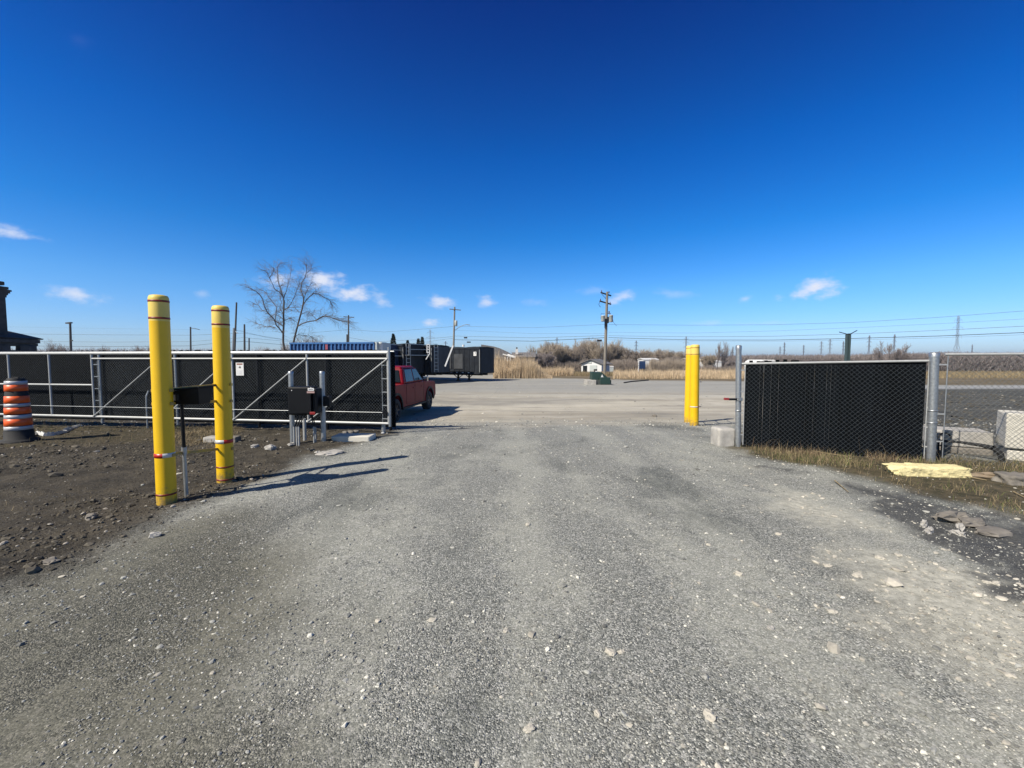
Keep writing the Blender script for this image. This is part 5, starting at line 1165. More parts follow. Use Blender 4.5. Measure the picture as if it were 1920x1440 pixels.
# ---------------- pylons ----------------
def pylon(px, ptop, ptopw, dd, label, arms=3, kind='lattice', pbase=None, scale=1):
    b = P(px, 700, dd); b.z = -1.8; H = P(px, ptop, dd).z-b.z; w = H*.11*scale
    t = thing('pylon', tuple(b), label, 'pylon', 'transmission pylons on the horizon', rz=random.uniform(.1, .5))
    m = MB(); r = dd*.00060 if dd > 650 else dd*.00048
    lv = [0, .16, .3, .42, .52, .62, .71, .79, .87, .94, 1]; wd = lambda u: w*(1-u)*1.25 + H*.030 if u < .42 else H*.036
    W0 = lambda u: (w*1.0*(1-u/.42)+H*.034) if u < .42 else H*.034*(1-.15*(u-.42))
    segs = []
    for s_ in ((-1,-1), (1,-1), (1,1), (-1,1)):
        for a, c_ in zip(lv[:-1], lv[1:]): segs.append(((s_[0]*W0(a)/2, s_[1]*W0(a)/2, a*H), (s_[0]*W0(c_)/2, s_[1]*W0(c_)/2, c_*H)))
    C4 = [(-1,-1), (1,-1), (1,1), (-1,1)]
    for k in range(4):
        s_, e_ = C4[k], C4[(k+1) % 4]
        for a, c_ in zip(lv[:-1], lv[1:]):
            segs.append(((s_[0]*W0(a)/2, s_[1]*W0(a)/2, a*H), (e_[0]*W0(c_)/2, e_[1]*W0(c_)/2, c_*H)))
            segs.append(((e_[0]*W0(a)/2, e_[1]*W0(a)/2, a*H), (s_[0]*W0(c_)/2, s_[1]*W0(c_)/2, c_*H)))
            segs.append(((s_[0]*W0(c_)/2, s_[1]*W0(c_)/2, c_*H), (e_[0]*W0(c_)/2, e_[1]*W0(c_)/2, c_*H)))
    V, Fc = tubes([s_[0] for s_ in segs], [s_[1] for s_ in segs], [r*.34]*len(segs), [r*.34]*len(segs), 3)
    o = np_obj('lattice_tower', V, Fc, M['pylon'], None, False); o.parent = t
    for i in range(arms):
        u = (.56, .74, .90)[i] if arms == 3 else .85; aw = H*(.19, .23, .17)[i]
        for sg in (-1, 1):
            z = u*H; sx = W0(u)/2; S_ = [((sg*sx, 0, z), (sg*(sx+aw*.5), 0, z+H*.005)), ((sg*sx, 0, z+H*.05), (sg*(sx+aw*.5), 0, z+H*.005)), ((sg*(sx+aw*.5), 0, z), (sg*(sx+aw*.5), 0, z-H*.05))]
            V, Fc = tubes([s_[0] for s_ in S_], [s_[1] for s_ in S_], [r*.5]*3, [r*.4]*3, 3); o = np_obj('arm', V, Fc, M['pylon'], None, False); o.parent = t
    return t
pylon(1791, 592, 0, 420, 'tallest and nearest lattice pylon, right of the slatted panel against the sky')
pylon(1627, 629, 0, 700, 'lattice pylon just right of the Y topped twin column')
pylon(1674, 627, 0, 720, 'lattice pylon rising behind a small bare tree on the right ridge')
pylon(1579, 640, 0, 900, 'faint pylon just left of the Y topped twin column')
pylon(1554, 636, 0, 900, 'faint slim pylon above the middle of the slatted panel')
pylon(1538, 640, 0, 900, 'faint pylon left of the slim one above the slatted panel')
pylon(1505, 647, 0, 1000, 'small faint pylon on the ridge above the white tent')
pylon(1469, 642, 0, 950, 'faint pylon above the left part of the slatted panel')
pylon(1461, 650, 0, 1100, 'tiny pylon next to the latch post on the ridge')
pylon(1922, 604, 0, 480, 'big pylon cut by the right edge of the picture')
pylon(1820, 646, 0, 1100, 'tiny faint pylon right of the tallest one')
pylon(807.5, 618, 0, 600, 'slim pylon standing behind the middle trailer')
pylon(836, 640, 0, 900, 'tiny pylon just left of the lamp arm pole')
pylon(1044, 633, 0, 620, 'slim pylon behind the tan willow bushes')
pylon(1192, 639, 0, 700, 'slim pylon above the brown thicket right of the transformer pole')
pylon(1285, 631, 0, 560, 'slim pylon just left of the right yellow bollards')
pylon(1373, 650, 0, 900, 'faint pylon just left of the latch post')
# ---------------- green cabinet on blocks ----------------
gA = G(1127, 721.5); dd = gA.y
z_ = lambda py, d_=None: P(1127, py, d_ or dd).z
t = thing('utility_cabinet', (P(1131, 712, dd).x, dd+.8, z_(721)), 'dark green utility cabinet with a white triangle, standing on concrete blocks', 'utility cabinet')
xa, xb, xc = P(1117, 1, dd+.5).x, P(1142, 1, dd+.5).x, P(1148, 1, dd+.5).x
m = MB(); y0, y1 = dd+.35, dd+1.5; zb_, zt_ = z_(714, dd+.3), z_(697.5, dd+.5)
m.prism([(xa, zb_), (xa, zt_), (P(1136,1,dd+.5).x, zt_-.02), (xc, zb_+.28), (xc, zb_)], y0, y1); m.obj('housing', M['green_box'], t, bevel=.02)
MB().box(P(1134,1,dd).x, xc+.15, y0-.35, y0-.004, z_(720.5), zb_+.30).obj('lower_box', M['green_box'], t, bevel=.02)
m = MB(); q_ = P(1129, 705, y0-.01); m.prism([(-.12,-.10), (.12,-.10), (0,.14)], -.008, 0, Matrix.Translation(q_)); m.obj('warning_triangle', M['white'], t)
MB().box(P(1129,1,dd).x-.09, P(1129,1,dd).x+.09, y0+.2, y0+.35, zt_+.002, zt_+.09).obj('cap_light', M['white'], t, bevel=.02)
for i, (a_, b_, c_, lab) in enumerate(((1107.5, 1126, 'concrete', 'pale concrete block under the left side of the green cabinet'), (1126.5, 1156, 'green_box', 'dark stained block under the right side of the green cabinet'))):
    xa_, xb_ = P(a_, 1, dd).x, P(b_, 1, dd).x; zb_ = hs1(xa_, dd); zt_ = z_(712.5)
    o = MB().box(xa_, xb_, dd-.05+.1*i, dd+1.5+.1*i, zb_-.05, zt_-.004).obj('concrete_block', M['concrete'] if i == 0 else mat('dark_stained_concrete', (.05,.06,.055), .9, var=.3), None, off=((xa_+xb_)/2, dd+.6, zb_), bevel=.03)
    tag(o, lab, 'concrete block')
q_ = P(1116.5, 694, dd+1.8); o = MB().cyl(Vector((q_.x, q_.y, hs1(q_.x, q_.y))), q_+Vector((0,0,.1)), .16, n=12).obj('bollard_stub', M['wood_pole_dk'], None, off=(q_.x, q_.y, hs1(q_.x, q_.y))); tag(o, 'short dark post just behind the left side of the green cabinet', 'post')
# hose on the yard
pts = [G(a, b) for a, b in ((1170, 718.5), (1182, 716.5), (1200, 715), (1216, 713.5))]
o_ = MB().path([p+Vector((0,0,.05)) for p in pts], .06, 8).obj('black_hose', M['rubber'], None, off=tuple(pts[0])); tag(o_, 'black hose lying on the yard right of the green cabinet', 'hose')
# blue sign
g = G(1216, 712); dd = 62; b = P(1216, 700, dd)
t = thing('blue_sign', (b.x, b.y, hs1(b.x, b.y)), 'dark blue square sign on posts in the dry grass right of the transformer pole', 'sign')
MB().box(P(1210.2,1,dd).x, P(1222,1,dd).x, dd-.08, dd, P(1216,691.5,dd).z, P(1216,677,dd).z).obj('panel', M['blue_sign'], t, bevel=.02)
for px in (1209, 1214.5, 1220.5):
    xx = P(px,1,dd).x; MB().box(xx-.05, xx+.05, dd+.004, dd+.09, hs1(b.x,dd)-.1, P(1216, 677.5 if px < 1212 else 690, dd).z).obj('sign_post', M['white'] if px < 1212 else M['wood'], t)
# ---------------- buildings ----------------
def house(name, px0, px1, pyb, pye, pyr, dd, depth, label, wall, roof, cat='house', gable='x', over=.25, chim=None):
    x0, x1 = P(px0,1,dd).x, P(px1,1,dd).x; zb_ = hs1((x0+x1)/2, dd)-.2; ze = P(960, pye, dd).z; zr = P(960, pyr, dd).z
    t = thing(name, ((x0+x1)/2, dd, zb_), label, cat)
    MB().box(x0, x1, dd, dd+depth, zb_, ze).obj('wall', wall, t)
    m = MB()
    if gable == 'y':        # gable end faces the camera
        xm = (x0+x1)/2; th = .12
        m.prism([(x0-over, ze-.05), (xm, zr), (x1+over, ze-.05), (x1+over, ze+th-.05), (xm, zr+th), (x0-over, ze+th-.05)], dd-over, dd+depth+over)
        g_ = MB(); g_.prism([(x0, ze), (x1, ze), (xm, zr-.02)], dd+.002, dd+.15); g_.obj('gable', wall, t)
    else:
        ym = dd+depth/2; M2 = Matrix(((0,1,0,0),(1,0,0,0),(0,0,1,0),(0,0,0,1)))
        m.prism([(dd-over, ze-.05), (ym, zr), (dd+depth+over, ze-.05), (dd+depth+over, ze+.1), (ym, zr+.15), (dd-over, ze+.1)], x0-over, x1+over, M2)
    m.obj('roof', roof, t); return t, x0, x1, zb_, ze
t, x0, x1, zb_, ze = house('garage', 1095, 1137, 697, 683, 674, 92, 5, 'small white gabled garage behind the transformer pole', M['wall_white'], M['roof_grey'], 'garage', 'y', .5)
MB().box(x0+.4, x0+1.3, 91.9, 91.99, zb_+.2, ze-.3).obj('window', M['glass'], t); MB().box(x1-2.6, x1-1.0, 91.9, 91.99, zb_, ze-.2).obj('garage_door', M['can'], t)
MB().box(x1-3.0, x1-2.2, 91.9, 91.99, ze+.2, ze+.6).obj('gable_window', M['can'], t); t.rotation_euler[2] = -.55
t, x0, x1, zb_, ze = house('house', 905, 962, 690, 672, 672, 92, 9, 'long low grey roofed house just right of the rightmost trailer', M['wall_grey'], M['roof_grey'], 'house', 'x', .5)
m = MB(); Z9 = lambda a, b: (P(a,1,92).x, P(960,b,92).z)
m.prism([Z9(898,672.2), Z9(900,646), Z9(926,650), Z9(936,653), Z9(952,660), Z9(966,668), Z9(966,672.2)], 91.4, 101.6); m.obj('hip_roof', M['roof_grey'], t)
for px in (931, 939, 947, 956): q_ = P(px, 680, 91.9); MB().box(q_.x-.35, q_.x+.35, 91.9, 91.99, q_.z-.5, q_.z+.5).obj('window', M['glass'], t)
m = MB(); m.beam(P(943, 664, 91), P(967, 671, 90.3), .25, .2); m.beam(P(952, 664.5, 91), P(967, 669, 90.3), .25, .2); m.obj('white_fascia', M['wall_white'], t)
for px in (946.5, 951, 956.5): MB().box(P(px,1,90.5).x-.1, P(px,1,90.5).x+.1, 90.4, 90.6, zb_, P(px, 669.5, 90.5).z).obj('porch_post', M['wall_white'], t)
t, x0, x1, zb_, ze = house('house', 964, 1003, 690, 669.5, 661.5, 96, 8, 'grey house with a white chimney behind the tall reeds', M['wall_grey'], M['roof_grey'], 'house', 'x', .5)
q_ = P(969, 660, 97); ch = MB().box(q_.x-.28, q_.x+.28, 96.6, 97.4, P(0, 664, 97).z, P(0, 654.5, 97).z).obj('chimney', M['wall_white'], t); MB().box(q_.x-.16, q_.x+.16, 96.8, 97.2, P(0, 654.4, 97).z, P(0, 651, 97).z).obj('chimney_cap', M['wood_pole_dk'], t)
q_ = P(971, 680, 95.9); MB().box(q_.x-.25, q_.x+.25, 95.9, 95.99, q_.z-.8, q_.z+.8).obj('door', M['wood_pole_dk'], t)
house('shed', 1149, 1160, 697, 688, 687.3, 100, 1.5, 'small grey metal shed right of the transformer pole', M['can'], M['wall_white'], 'shed', 'x', .05)
t, x0, x1, zb_, ze = house('warehouse', 1308, 1338, 688, 676, 672.5, 103, 6, 'cream and white warehouse right of the yellow bollards, partly hidden by bushes', M['wall_cream'], M['wall_cream'], 'warehouse', 'x', .1)
MB().box(x0-.05, x1+.05, 102.8, 102.95, zb_, P(0, 679, 103).z).obj('white_band', M['wall_white'], t)
house('warehouse', 1344, 1372, 688, 678, 676.5, 103, 6, 'low white warehouse left of the latch post', M['wall_white'], M['wall_white'], 'warehouse', 'x', .1)
house('warehouse', 1219, 1248, 688, 674.5, 672.5, 103, 5, 'low white shed roof showing above the blue sign', M['wall_white'], M['wall_white'], 'warehouse', 'x', .1)
# white tent above the fence panel
dd = 75; t = thing('white_tent', tuple(Vector((P(1465,1,dd).x, dd, hs1(42, dd)))), 'white ripple topped tent seen over the left end of the slatted panel', 'tent')
x0, x1 = P(1447.5,1,dd).x, P(1483,1,dd).x; zt = P(0, 674.5, dd).z; zb_ = hs1(42, dd); m = MB(); n = 7; prof = [(x0, zb_), (x0, P(0,680,dd).z)]
for i in range(n):
    u = (i+.5)/n; prof += [(x0+(x1-x0)*(i+.5)/n, zt+(0 if 0 < i < n-1 else -.25))]
    if i < n-1: prof += [(x0+(x1-x0)*(i+1)/n, zt-.12)]
prof += [(x1, P(0,680,dd).z), (x1, zb_)]
m.prism(prof, dd, dd+5); m.obj('canopy', M['wall_white'], t)
# building at the left edge
dd = 20
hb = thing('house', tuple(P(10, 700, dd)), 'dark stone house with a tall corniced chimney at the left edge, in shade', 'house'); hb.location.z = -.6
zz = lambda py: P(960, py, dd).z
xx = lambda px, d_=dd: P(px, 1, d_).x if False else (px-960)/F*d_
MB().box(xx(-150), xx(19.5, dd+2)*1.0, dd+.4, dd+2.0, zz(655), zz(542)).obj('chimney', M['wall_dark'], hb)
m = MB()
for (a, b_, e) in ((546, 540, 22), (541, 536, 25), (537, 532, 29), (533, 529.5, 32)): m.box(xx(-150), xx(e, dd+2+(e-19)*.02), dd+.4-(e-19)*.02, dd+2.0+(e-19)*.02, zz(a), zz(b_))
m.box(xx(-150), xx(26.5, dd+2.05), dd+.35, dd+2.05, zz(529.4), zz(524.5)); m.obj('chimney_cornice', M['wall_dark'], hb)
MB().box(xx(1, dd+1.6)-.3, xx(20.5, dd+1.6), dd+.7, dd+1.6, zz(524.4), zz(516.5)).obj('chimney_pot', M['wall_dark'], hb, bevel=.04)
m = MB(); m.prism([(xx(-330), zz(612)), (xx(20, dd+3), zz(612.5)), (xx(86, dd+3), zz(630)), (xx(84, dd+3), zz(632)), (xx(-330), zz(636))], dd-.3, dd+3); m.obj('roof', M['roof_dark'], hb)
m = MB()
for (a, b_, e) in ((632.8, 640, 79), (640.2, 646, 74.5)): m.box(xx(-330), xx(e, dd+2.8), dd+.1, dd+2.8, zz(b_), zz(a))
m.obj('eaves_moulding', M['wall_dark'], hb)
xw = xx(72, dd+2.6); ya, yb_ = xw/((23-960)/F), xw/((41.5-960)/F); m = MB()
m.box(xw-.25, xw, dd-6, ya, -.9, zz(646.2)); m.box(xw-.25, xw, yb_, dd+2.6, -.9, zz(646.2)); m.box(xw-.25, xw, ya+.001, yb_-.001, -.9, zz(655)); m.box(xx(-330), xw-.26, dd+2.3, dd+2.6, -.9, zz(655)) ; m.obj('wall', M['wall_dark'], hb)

# ---------------- trees ----------------
def branchy(name, base, H, spread, label, cat='tree', group=None, seed=0, mt='twig_brn', stems=5, depth=4, up=.55, r0=.08, twigs=3, lean=0, droop=0, bark='bark', dens=1.0, tr=.012):
    r_ = random.Random(seed); S0 = []; S1 = []; 
    def grow(p, d, L_, r, k):
        n = 3; q = p.copy(); dd_ = d.copy()
        for i in range(n):
            dd_ = (dd_+Vector((r_.gauss(0,.16), r_.gauss(0,.16), r_.gauss(0,.09)+up*.12-droop*(depth-k <= 2)*.25))).normalized()
            e = q+dd_*(L_/n); ra = r*(1-.45*i/n); rb = r*(1-.45*(i+1)/n)
            (S0 if k >= depth-1 else S1).append((q.copy(), e.copy(), max(ra, tr*.75), max(rb, tr*.6)))
            q = e
            if k > 0:
                for c_ in range(twigs if i == n-1 else r_.choice((1, 1, 2))):
                    ax = Vector((r_.gauss(0,1), r_.gauss(0,1), r_.gauss(0,.4))).normalized()
                    nd_ = (dd_+ax*r_.uniform(.35, .75)+Vector((0,0,up*.3))).normalized()
                    grow(q, nd_, L_*r_.uniform(.55, .78), rb*.62, k-1)
    for s_ in range(stems):
        a = 6.283*s_/stems+r_.uniform(-.5, .5); sp = r_.uniform(.1, 1)*spread*.5
        p = Vector(base)+Vector((math.cos(a)*sp*.45, math.sin(a)*sp*.45, -.1)) if stems > 1 else Vector(base)-Vector((0,0,.1))
        d = Vector((math.cos(a)*spread/H*.55+lean, math.sin(a)*spread/H*.55, 1)).normalized() if stems > 1 else Vector((lean, 0, 1)).normalized()
        grow(p, d, H*r_.uniform(.34, .44), r0, depth)
    t = thing(name, tuple(base), label, cat, group)
    if S0:
        V, Fc = tubes([s_[0] for s_ in S0], [s_[1] for s_ in S0], [s_[2] for s_ in S0], [s_[3] for s_ in S0], 5); np_obj('trunk', V, Fc, M[bark], t, True)
    V, Fc = tubes([s_[0] for s_ in S1], [s_[1] for s_ in S1], [s_[2] for s_ in S1], [s_[3] for s_ in S1], 3)
    o = np_obj('crown', V, Fc, M[mt], t, False)
    # scale so that the crown reaches the wanted height and width
    zmax = max(v.co.z for v in o.data.vertices); k = H/zmax
    xr_ = sorted(abs(v.co.x) for v in o.data.vertices)[int(.97*len(o.data.vertices))]; kx = (spread/2)/xr_
    for ob in t.children: ob.data.transform(Matrix.Diagonal((kx, kx, k, 1)))
    return t
BUSH = [ # px centre, px half width, top row, depth, twigs, label
 (1030, 30, 634, 104, 'twig_tan', 'tan willow clump at the right end of the tall reeds'),
 (1052, 26, 637, 108, 'twig_tan', 'second tan willow behind the reeds, left of the white garage'),
 (1075, 20, 647, 106, 'twig_brn', 'dark brown shrub between the willows and the white garage'),
 (1122, 40, 629, 122, 'twig_tan', 'broad round willow behind the transformer pole'),
 (1100, 22, 640, 126, 'twig_pur', 'greyish shrub behind the left half of the white garage'),
 (1160, 26, 643, 124, 'twig_tan', 'pale topped willow right of the transformer pole'),
 (1185, 22, 653, 120, 'twig_brn', 'brown shrub left of the blue sign'),
 (1212, 24, 651, 128, 'twig_tan', 'tan topped shrub behind the blue sign'),
 (1248, 24, 656, 118, 'twig_brn', 'round brown bush right of the blue sign'),
 (1276, 28, 654, 116, 'twig_tan', 'olive brown round bush left of the yellow bollards'),
 (1326, 13, 662, 100, 'twig_tan', 'small tan bush in front of the cream warehouse'),
 (1015, 22, 658, 98, 'twig_pur', 'purple grey shrub behind the reeds beside the grey house'),
 (1362, 18, 672, 112, 'twig_pur', 'low grey bush left of the latch post')]
for i, (px, hw, py, dd, mt, lab) in enumerate(BUSH):
    b = P(px, 700, dd); b.z = hs1(b.x, b.y); H = P(px, py, dd).z-b.z
    branchy('bare_shrub', b, H, size(hw*2.1, dd), lab, 'shrub', 'bare shrubs beyond the yard', seed=i+3, mt=mt, stems=(5 if 'warehouse' in lab else 11), depth=4, up=.9, r0=.07, twigs=3, tr=.022)
b = P(1347, 700, 98); b.z = hs1(b.x, b.y); branchy('bare_tree', b, P(1347, 637, 98).z-b.z, size(44, 98), 'small open crowned bare tree right of the yellow bollards', seed=51, mt='twig_pur', stems=2, depth=4, r0=.14, up=.5, tr=.024)
for (px, py, hw, lab, sd) in ((1657, 638, 17, 'small bare tree on the ridge right of the Y topped column', 5), (1683, 641, 13, 'smaller bare tree on the right ridge beside a pylon', 6)):
    b = P(px, 700, 118); b.z = -1.8; branchy('bare_tree', b, P(px, py, 118).z-b.z, size(hw*2.2, 118), lab, seed=sd, mt='twig_pur', stems=2, depth=4, r0=.12, up=.3, tr=.03)
for (px, py, hw, dd, lab, sd) in ((112, 633, 14, 60, 'faint bare shrub above the gate near the left lamp post', 11), (196, 645, 11, 62, 'tiny bare shrub above the gate, second from the left', 12), (273, 643, 14, 62, 'bare shrub just left of the nearest bollard', 13), (580, 628, 36, 55, 'low bare thicket at the foot of the big bare tree, right side', 14), (515, 640, 22, 52, 'low bare shrub at the foot of the big bare tree, left side', 15), (404, 648, 12, 70, 'small brown shrub left of the second bollard', 16)):
    b = P(px, 700, dd); b.z = hs1(b.x, b.y); branchy('bare_shrub', b, P(px, py, dd).z-b.z, size(hw*2.2, dd), lab, 'shrub', 'bare shrubs behind the long fence', seed=sd, mt='twig_pur', stems=5, depth=4, up=.6, r0=.05, tr=.011 if dd < 58 else .013)
# conifers
def conifer(px, py, hw, dd, lab, seed):
    b = P(px, 700, dd); b.z = hs1(b.x, b.y); H = P(px, py, dd).z-b.z; r_ = np.random.default_rng(seed)
    t = thing('conifer', tuple(b), lab, 'conifer', 'dark conifers behind the trailers'); MB().cyl(b, b+Vector((0,0,H*.96)), .16, .03, n=8).obj('trunk', M['bark'], t)
    n = 5200; u = r_.random(n)**.8; a = r_.uniform(0, 6.283, n); Rm = size(hw, dd)*2.0*(1-u)**.75*(.75+.25*np.sin(a*3+u*40)*np.sign(np.sin(u*60)))
    rr = Rm*r_.uniform(.25, 1, n)**.6; z = .12*H+u*H*.88-rr*.22
    C_ = np.stack([b.x+rr*np.cos(a), b.y+rr*np.sin(a), b.z+z], 1); d_ = np.stack([np.cos(a), np.sin(a), r_.uniform(-.4, .5, n)], 1); s_ = r_.uniform(.12, .32, n)[:, None]
    sd_ = np.cross(d_, r_.normal(size=(n, 3))); sd_ /= np.linalg.norm(sd_, axis=1, keepdims=True)
    V = np.stack([C_-sd_*s_*.28, C_+sd_*s_*.28, C_+d_*s_], 1).reshape(-1, 3); np_obj('crown', V, np.arange(3*n).reshape(-1, 3), M['conifer'], t)
conifer(738.5, 626, 7.5, 92, 'tallest dark conifer, above the leftmost trailer', 1)
conifer(765, 638, 6, 100, 'small conifer top between the two taller ones', 2)
conifer(785, 635, 5.5, 96, 'dark conifer left of the white ladder frame', 3)
conifer(792.5, 632, 6, 95, 'pointed dark conifer just left of the white ladder frame', 4)
# big bare tree, limbs followed one by one
DT = 46; bt = P(538, 700, DT); bt.z = hs1(bt.x, bt.y)
bt_o = thing('bare_tree', tuple(bt), 'big bare drooping willow with two trunks behind the long gate', 'tree')
LIMBS = [ (4.2, 3.0, 0, [(534,700),(533,657),(531,640),(531,625),(532,606),(532,590),(533,563)]),
 (4.2, 2.4, .3, [(545,700),(547,657),(550,643),(554,625),(560,602),(567,578),(570,562)]),
 (2.3, 1.0, -.8, [(531,626),(525,617),(518,610),(514,598),(507,591),(500,584),(496,574),(493,562),(487,553),(480,546),(466,539)]),
 (1.7, .8, .9, [(531,612),(523,606),(516,602),(517,590),(519,576),(513,569),(504,558),(498,548),(487,542)]),
 (1.2, .6, 1.4, [(516,614),(508,612),(500,613),(490,609),(480,606)]),
 (1.8, .7, -.4, [(533,565),(530,556),(524,548),(516,543),(510,530),(505,520),(500,511)]),
 (1.8, .6, .8, [(531,556),(526,540),(522,528),(521,512),(519,502),(524,494)]),
 (1.3, .5, 1.2, [(532,560),(537,545),(540,532),(544,518),(546,503)]),
 (1.6, .6, -1.2, [(534,581),(541,576),(547,567),(553,553),(557,543),(562,531)]),
 (1.1, .5, -1.4, [(534,580),(545,576),(553,577),(560,585)]), (1.0, .5, 1.2, [(532,602),(542,597),(549,599),(552,604)]),
 (2.2, .8, .5, [(570,562),(568,552),(564,543),(566,530),(572,520),(575,508),(575,495)]),
 (1.9, .7, .9, [(568,573),(574,563),(581,556),(588,550),(598,551),(608,558),(618,563),(624,574)]),
 (1.3, .5, -1, [(570,560),(574,548),(579,540),(584,530)]), (1.0, .5, -1, [(586,551),(590,546),(600,549)]),
 (2.2, .8, -.6, [(558,612),(566,607),(578,603),(592,601),(600,595),(609,592),(620,595),(632,600),(645,603),(655,604)]),
 (1.2, .5, -.2, [(596,599),(606,594),(616,594),(628,597),(640,602)]), (1.2, .5, .8, [(552,632),(560,627),(568,630),(578,628),(586,634)]),
 (1.2, .5, -1.3, [(564,590),(575,584),(584,588),(590,596)]), (1.1, .5, 1.3, [(533,600),(522,592),(514,590),(506,596)]),
 (1.2, .5, .2, [(500,584),(492,582),(484,572),(474,570)]), (1.2, .5, -.9, [(505,521),(512,512),(514,502)]), (1.0, .5, .6, [(575,512),(582,505),(584,497)]), (1.0,.5,.4,[(531,590),(525,578),(527,566),(524,556)])]
rr_ = random.Random(3); A0, A1, R0, R1 = [], [], [], []; tw0, tw1, q0, q1 = [], [], [], []
def addtw(p, d, L_, r, k):
    q = p.copy()
    for i in range(4):
        d = (d+Vector((rr_.gauss(0,.22), rr_.gauss(0,.22), rr_.gauss(0,.12)-(.16 if k == 0 else .0)))).normalized(); e = q+d*L_/4
        tw0.append(q.copy()); tw1.append(e.copy()); q0.append(r*(1-.18*i)); q1.append(r*(1-.18*(i+1))); q = e
        if k > 0:
            for _ in range(2): addtw(q, (d+Vector((rr_.gauss(0,.5), rr_.gauss(0,.5), rr_.gauss(0,.35)))).normalized(), L_*.62, r*.62, k-1)
for (wa, wb, dz, pts) in LIMBS:
    n = len(pts)-1; Q = [P(x_+rr_.uniform(-.5,.5), y_, DT+dz*i/n*2.2) for i, (x_, y_) in enumerate(pts)]
    for i in range(n):
        ra = size(wa+(wb-wa)*i/n, DT)*.5; rb = size(wa+(wb-wa)*(i+1)/n, DT)*.5
        A0.append(Q[i]); A1.append(Q[i+1]); R0.append(ra); R1.append(rb)
        if wa < 4 :
            for s_ in range(5 if i < n-1 else 8):
                p = Q[i].lerp(Q[i+1], rr_.random()); d = ((Q[i+1]-Q[i]).normalized()+Vector((rr_.gauss(0,.7), rr_.gauss(0,.7), rr_.gauss(.15,.5)))).normalized()
                addtw(p, d, rr_.uniform(.5, 1.4), .011, 1)
        elif i > 2:
            for s_ in range(2): addtw(Q[i], Vector((rr_.gauss(0,1), rr_.gauss(0,1), .3)).normalized(), rr_.uniform(.5, 1.1), .013, 1)
V, Fc = tubes(A0, A1, R0, R1, 8); np_obj('trunk', V, Fc, M['bark'], bt_o, True)
V, Fc = tubes(tw0, tw1, q0, q1, 3); np_obj('crown', V, Fc, M['twig'], bt_o)

# ---------------- reeds, field grass, thicket, far woods ----------------
def band(px0, px1, d0, d1, n):
    d = rng.uniform(d0, d1, n); px = rng.uniform(px0, px1, n); return (px-960)/F*d, d
x, y = band(925, 1036, 50, 62, 24000); edge = sstep(0, 8, (x/y*F+960)-922)*sstep(0, 34, 1034-(x/y*F+960)); h = (1.45+.9*fbm(x, y, .45, 4))*(1+.35*vnoise(x, y, 1.1))*edge*np.exp(rng.normal(0, .2, len(x)))+.15
tag(blades('reeds', x, y, h, h*0+.014, M['reed'], .22), 'tall tan reeds right of the trailers', 'reeds')
x, y = band(1000, 1075, 58, 66, 9000); h = (.75+.5*fbm(x, y, .6, 3))*np.exp(rng.normal(0, .25, len(x)))
tag(blades('low_reeds', x, y, h, h*0+.014, M['reed'], .4), 'low tan reeds trailing off right of the tall reeds', 'reeds')
x, y = band(1150, 1400, 49, 66, 26000); h = (.55+.30*fbm(x, y, .4, 3))*np.exp(rng.normal(0, .25, len(x)))
tag(blades('dry_field_grass', x, y, h, h*0+.014, M['reed'], .35), 'strip of knee high dry grass across the back of the yard', 'dry grass')
x, y = band(1060, 1160, 58, 72, 8000); h = .4*np.exp(rng.normal(0, .25, len(x)))
tag(blades('short_field_grass', x, y, h, h*0+.014, M['drygrass'], .5), 'short dry grass in front of the white garage', 'dry grass')
x, y = band(1380, 2000, 50, 78, 26000); h = (.35+.2*fbm(x, y, .3, 3))*np.exp(rng.normal(0, .3, len(x)))
tag(blades('meadow_grass', x, y, h, h*0+.016, M['drygrass'], .5), 'olive dry meadow beyond the right fence', 'dry grass')
def twigmass(name, n, px0, px1, d0, d1, hf, m, lab, w=.02, cat='thicket', lean=.5):
    d = rng.uniform(d0, d1, n); px = rng.uniform(px0, px1, n); x = (px-960)/F*d; z0_ = HS(x, d); H = hf(px, d)
    u = rng.random(n)**.8; hh = H*u*np.exp(rng.normal(0, .04, n)); L_ = rng.uniform(.5, 1.4, n)*(d0/100)**.5
    a = rng.uniform(0, 6.283, n); k = rng.uniform(.05, lean, n)
    p0 = np.stack([x, d, z0_+np.maximum(hh-L_*.5, -.2)], 1); p1 = p0+np.stack([np.cos(a)*k*L_, np.sin(a)*k*L_, L_*np.sqrt(1-k*k*.5)], 1)
    V, Fc = tubes(p0, p1, np.full(n, w), np.full(n, w*.35), 3); return tag(np_obj(name, V, Fc, M[m], None), lab, cat, kind='stuff')
twigmass('undergrowth', 30000, 1010, 1296, 100, 116, lambda px, d: 2.7+1.3*vnoise(px*.07, px*0, 1), 'twig_brn', 'dense brown undergrowth below the bare shrubs', .028)
twigmass('undergrowth', 8000, 1300, 1400, 104, 114, lambda px, d: .9+.6*vnoise(px*.07, px*0, 1), 'twig_pur', 'low grey undergrowth in front of the white warehouses', .028)
twigmass('undergrowth', 7000, 1218, 1300, 95, 101, lambda px, d: 2.6+.6*vnoise(px*.11, px*0, 1), 'twig_tan', 'low tan brush in front of the white shed roof', .022)
twigmass('undergrowth', 5000, 1300, 1395, 94, 101, lambda px, d: 1.25+.7*vnoise(px*.11, px*0, 1), 'twig_brn', 'low brown brush in front of the cream warehouse', .022)
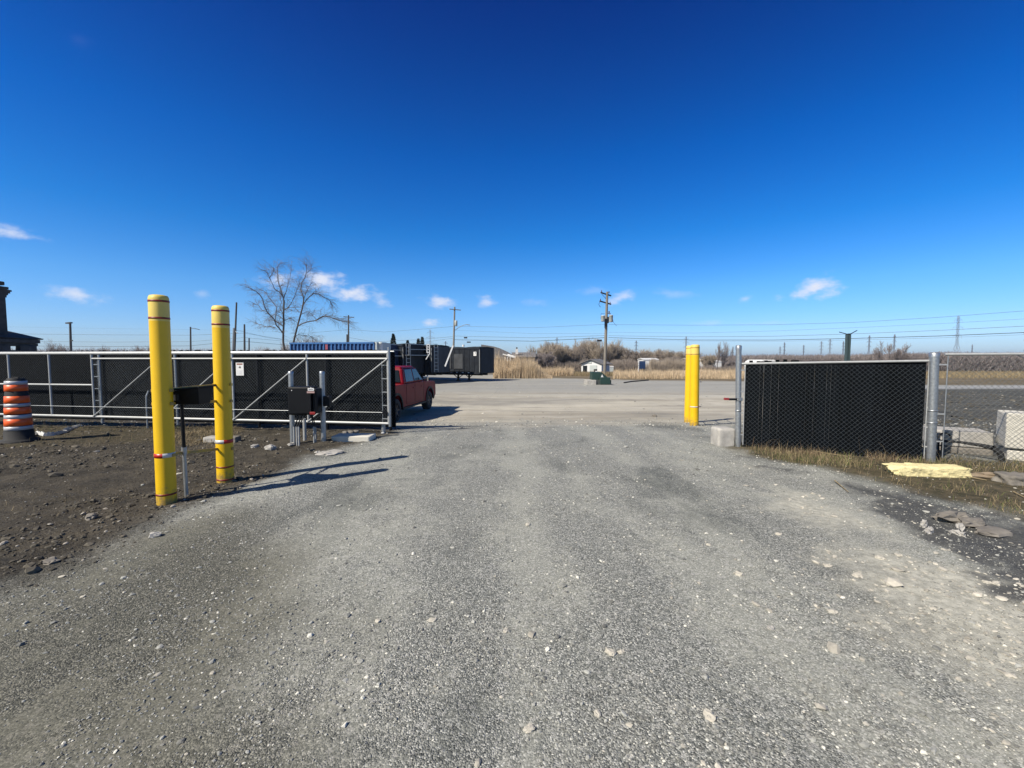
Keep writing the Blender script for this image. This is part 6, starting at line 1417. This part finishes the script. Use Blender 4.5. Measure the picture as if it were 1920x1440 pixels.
# wooded rise on the right and behind: terrain body with a mass of bare crowns on it
def ridge_top(px): return np.interp(px, [-400, 0, 500, 900, 1180, 1330, 1390, 1440, 1500, 1640, 1760, 1850, 2000, 2500], [657, 657, 658, 668, 670, 671, 669, 668, 669, 667, 664.5, 665.5, 666, 665])
D_R = 135.0
hx = np.linspace(-700, 2700, 260); rows = []
for (f_, dd_) in ((0, D_R-9), (.55, D_R-5), (.86, D_R), (.9, D_R+25), (.9, D_R+120), (0, D_R+200)):
    tops = np.array([P(a, float(ridge_top(a)), D_R).z for a in hx]); xx_ = (hx-960)/F*dd_
    rows.append(np.stack([xx_, np.full_like(xx_, dd_)+2*fbm(xx_, xx_*0+dd_, .05, 2), -2.2+(tops+2.2)*f_*(1+.05*fbm(xx_, xx_*0, .12, 3))], 1))
V = np.concatenate(rows); n = len(hx); ii, jj = np.meshgrid(np.arange(n-1), np.arange(len(rows)-1)); q = (jj*n+ii).ravel()
o = np_obj('hills', V, np.stack([q, q+1, q+n+1, q+n], 1), M['hill'], None, True); tag(o, kind='structure')
def hfun(px, d): return np.array(P(960, 0, 1).z*0+ (EYE-(ridge_top(px)-HZ)/F*D_R)+1.8)*(1+.03*vnoise(px*.13, px*0, 1)+.025*vnoise(px*.4, px*0, 1))
twigmass('far_woods', 110000, 1290, 2150, D_R-13, D_R+2, hfun, 'twig_pur', 'bare grey brown woods along the far right ridge', .045, 'woods', .7)
twigmass('far_woods', 50000, -200, 1290, D_R-5, D_R+2, hfun, 'twig_pur', 'bare grey brown woods behind the fence, trailers and house', .045, 'woods', .7)

# ---------------- air ----------------
HAZE = True
if HAZE:
    hm = bpy.data.materials.new('thin_haze'); hm.use_nodes = True; t_ = hm.node_tree; t_.nodes.clear()
    pv = t_.nodes.new('ShaderNodeVolumePrincipled'); pv.inputs['Density'].default_value = .00019; pv.inputs['Color'].default_value = (.72, .86, 1, 1); pv.inputs['Anisotropy'].default_value = .2
    om = t_.nodes.new('ShaderNodeOutputMaterial'); t_.links.new(pv.outputs[0], om.inputs['Volume'])
    ob = MB().box(-8000, 8000, -300, 9000, -4, 45).obj('haze', hm); tag(ob, kind='stuff')
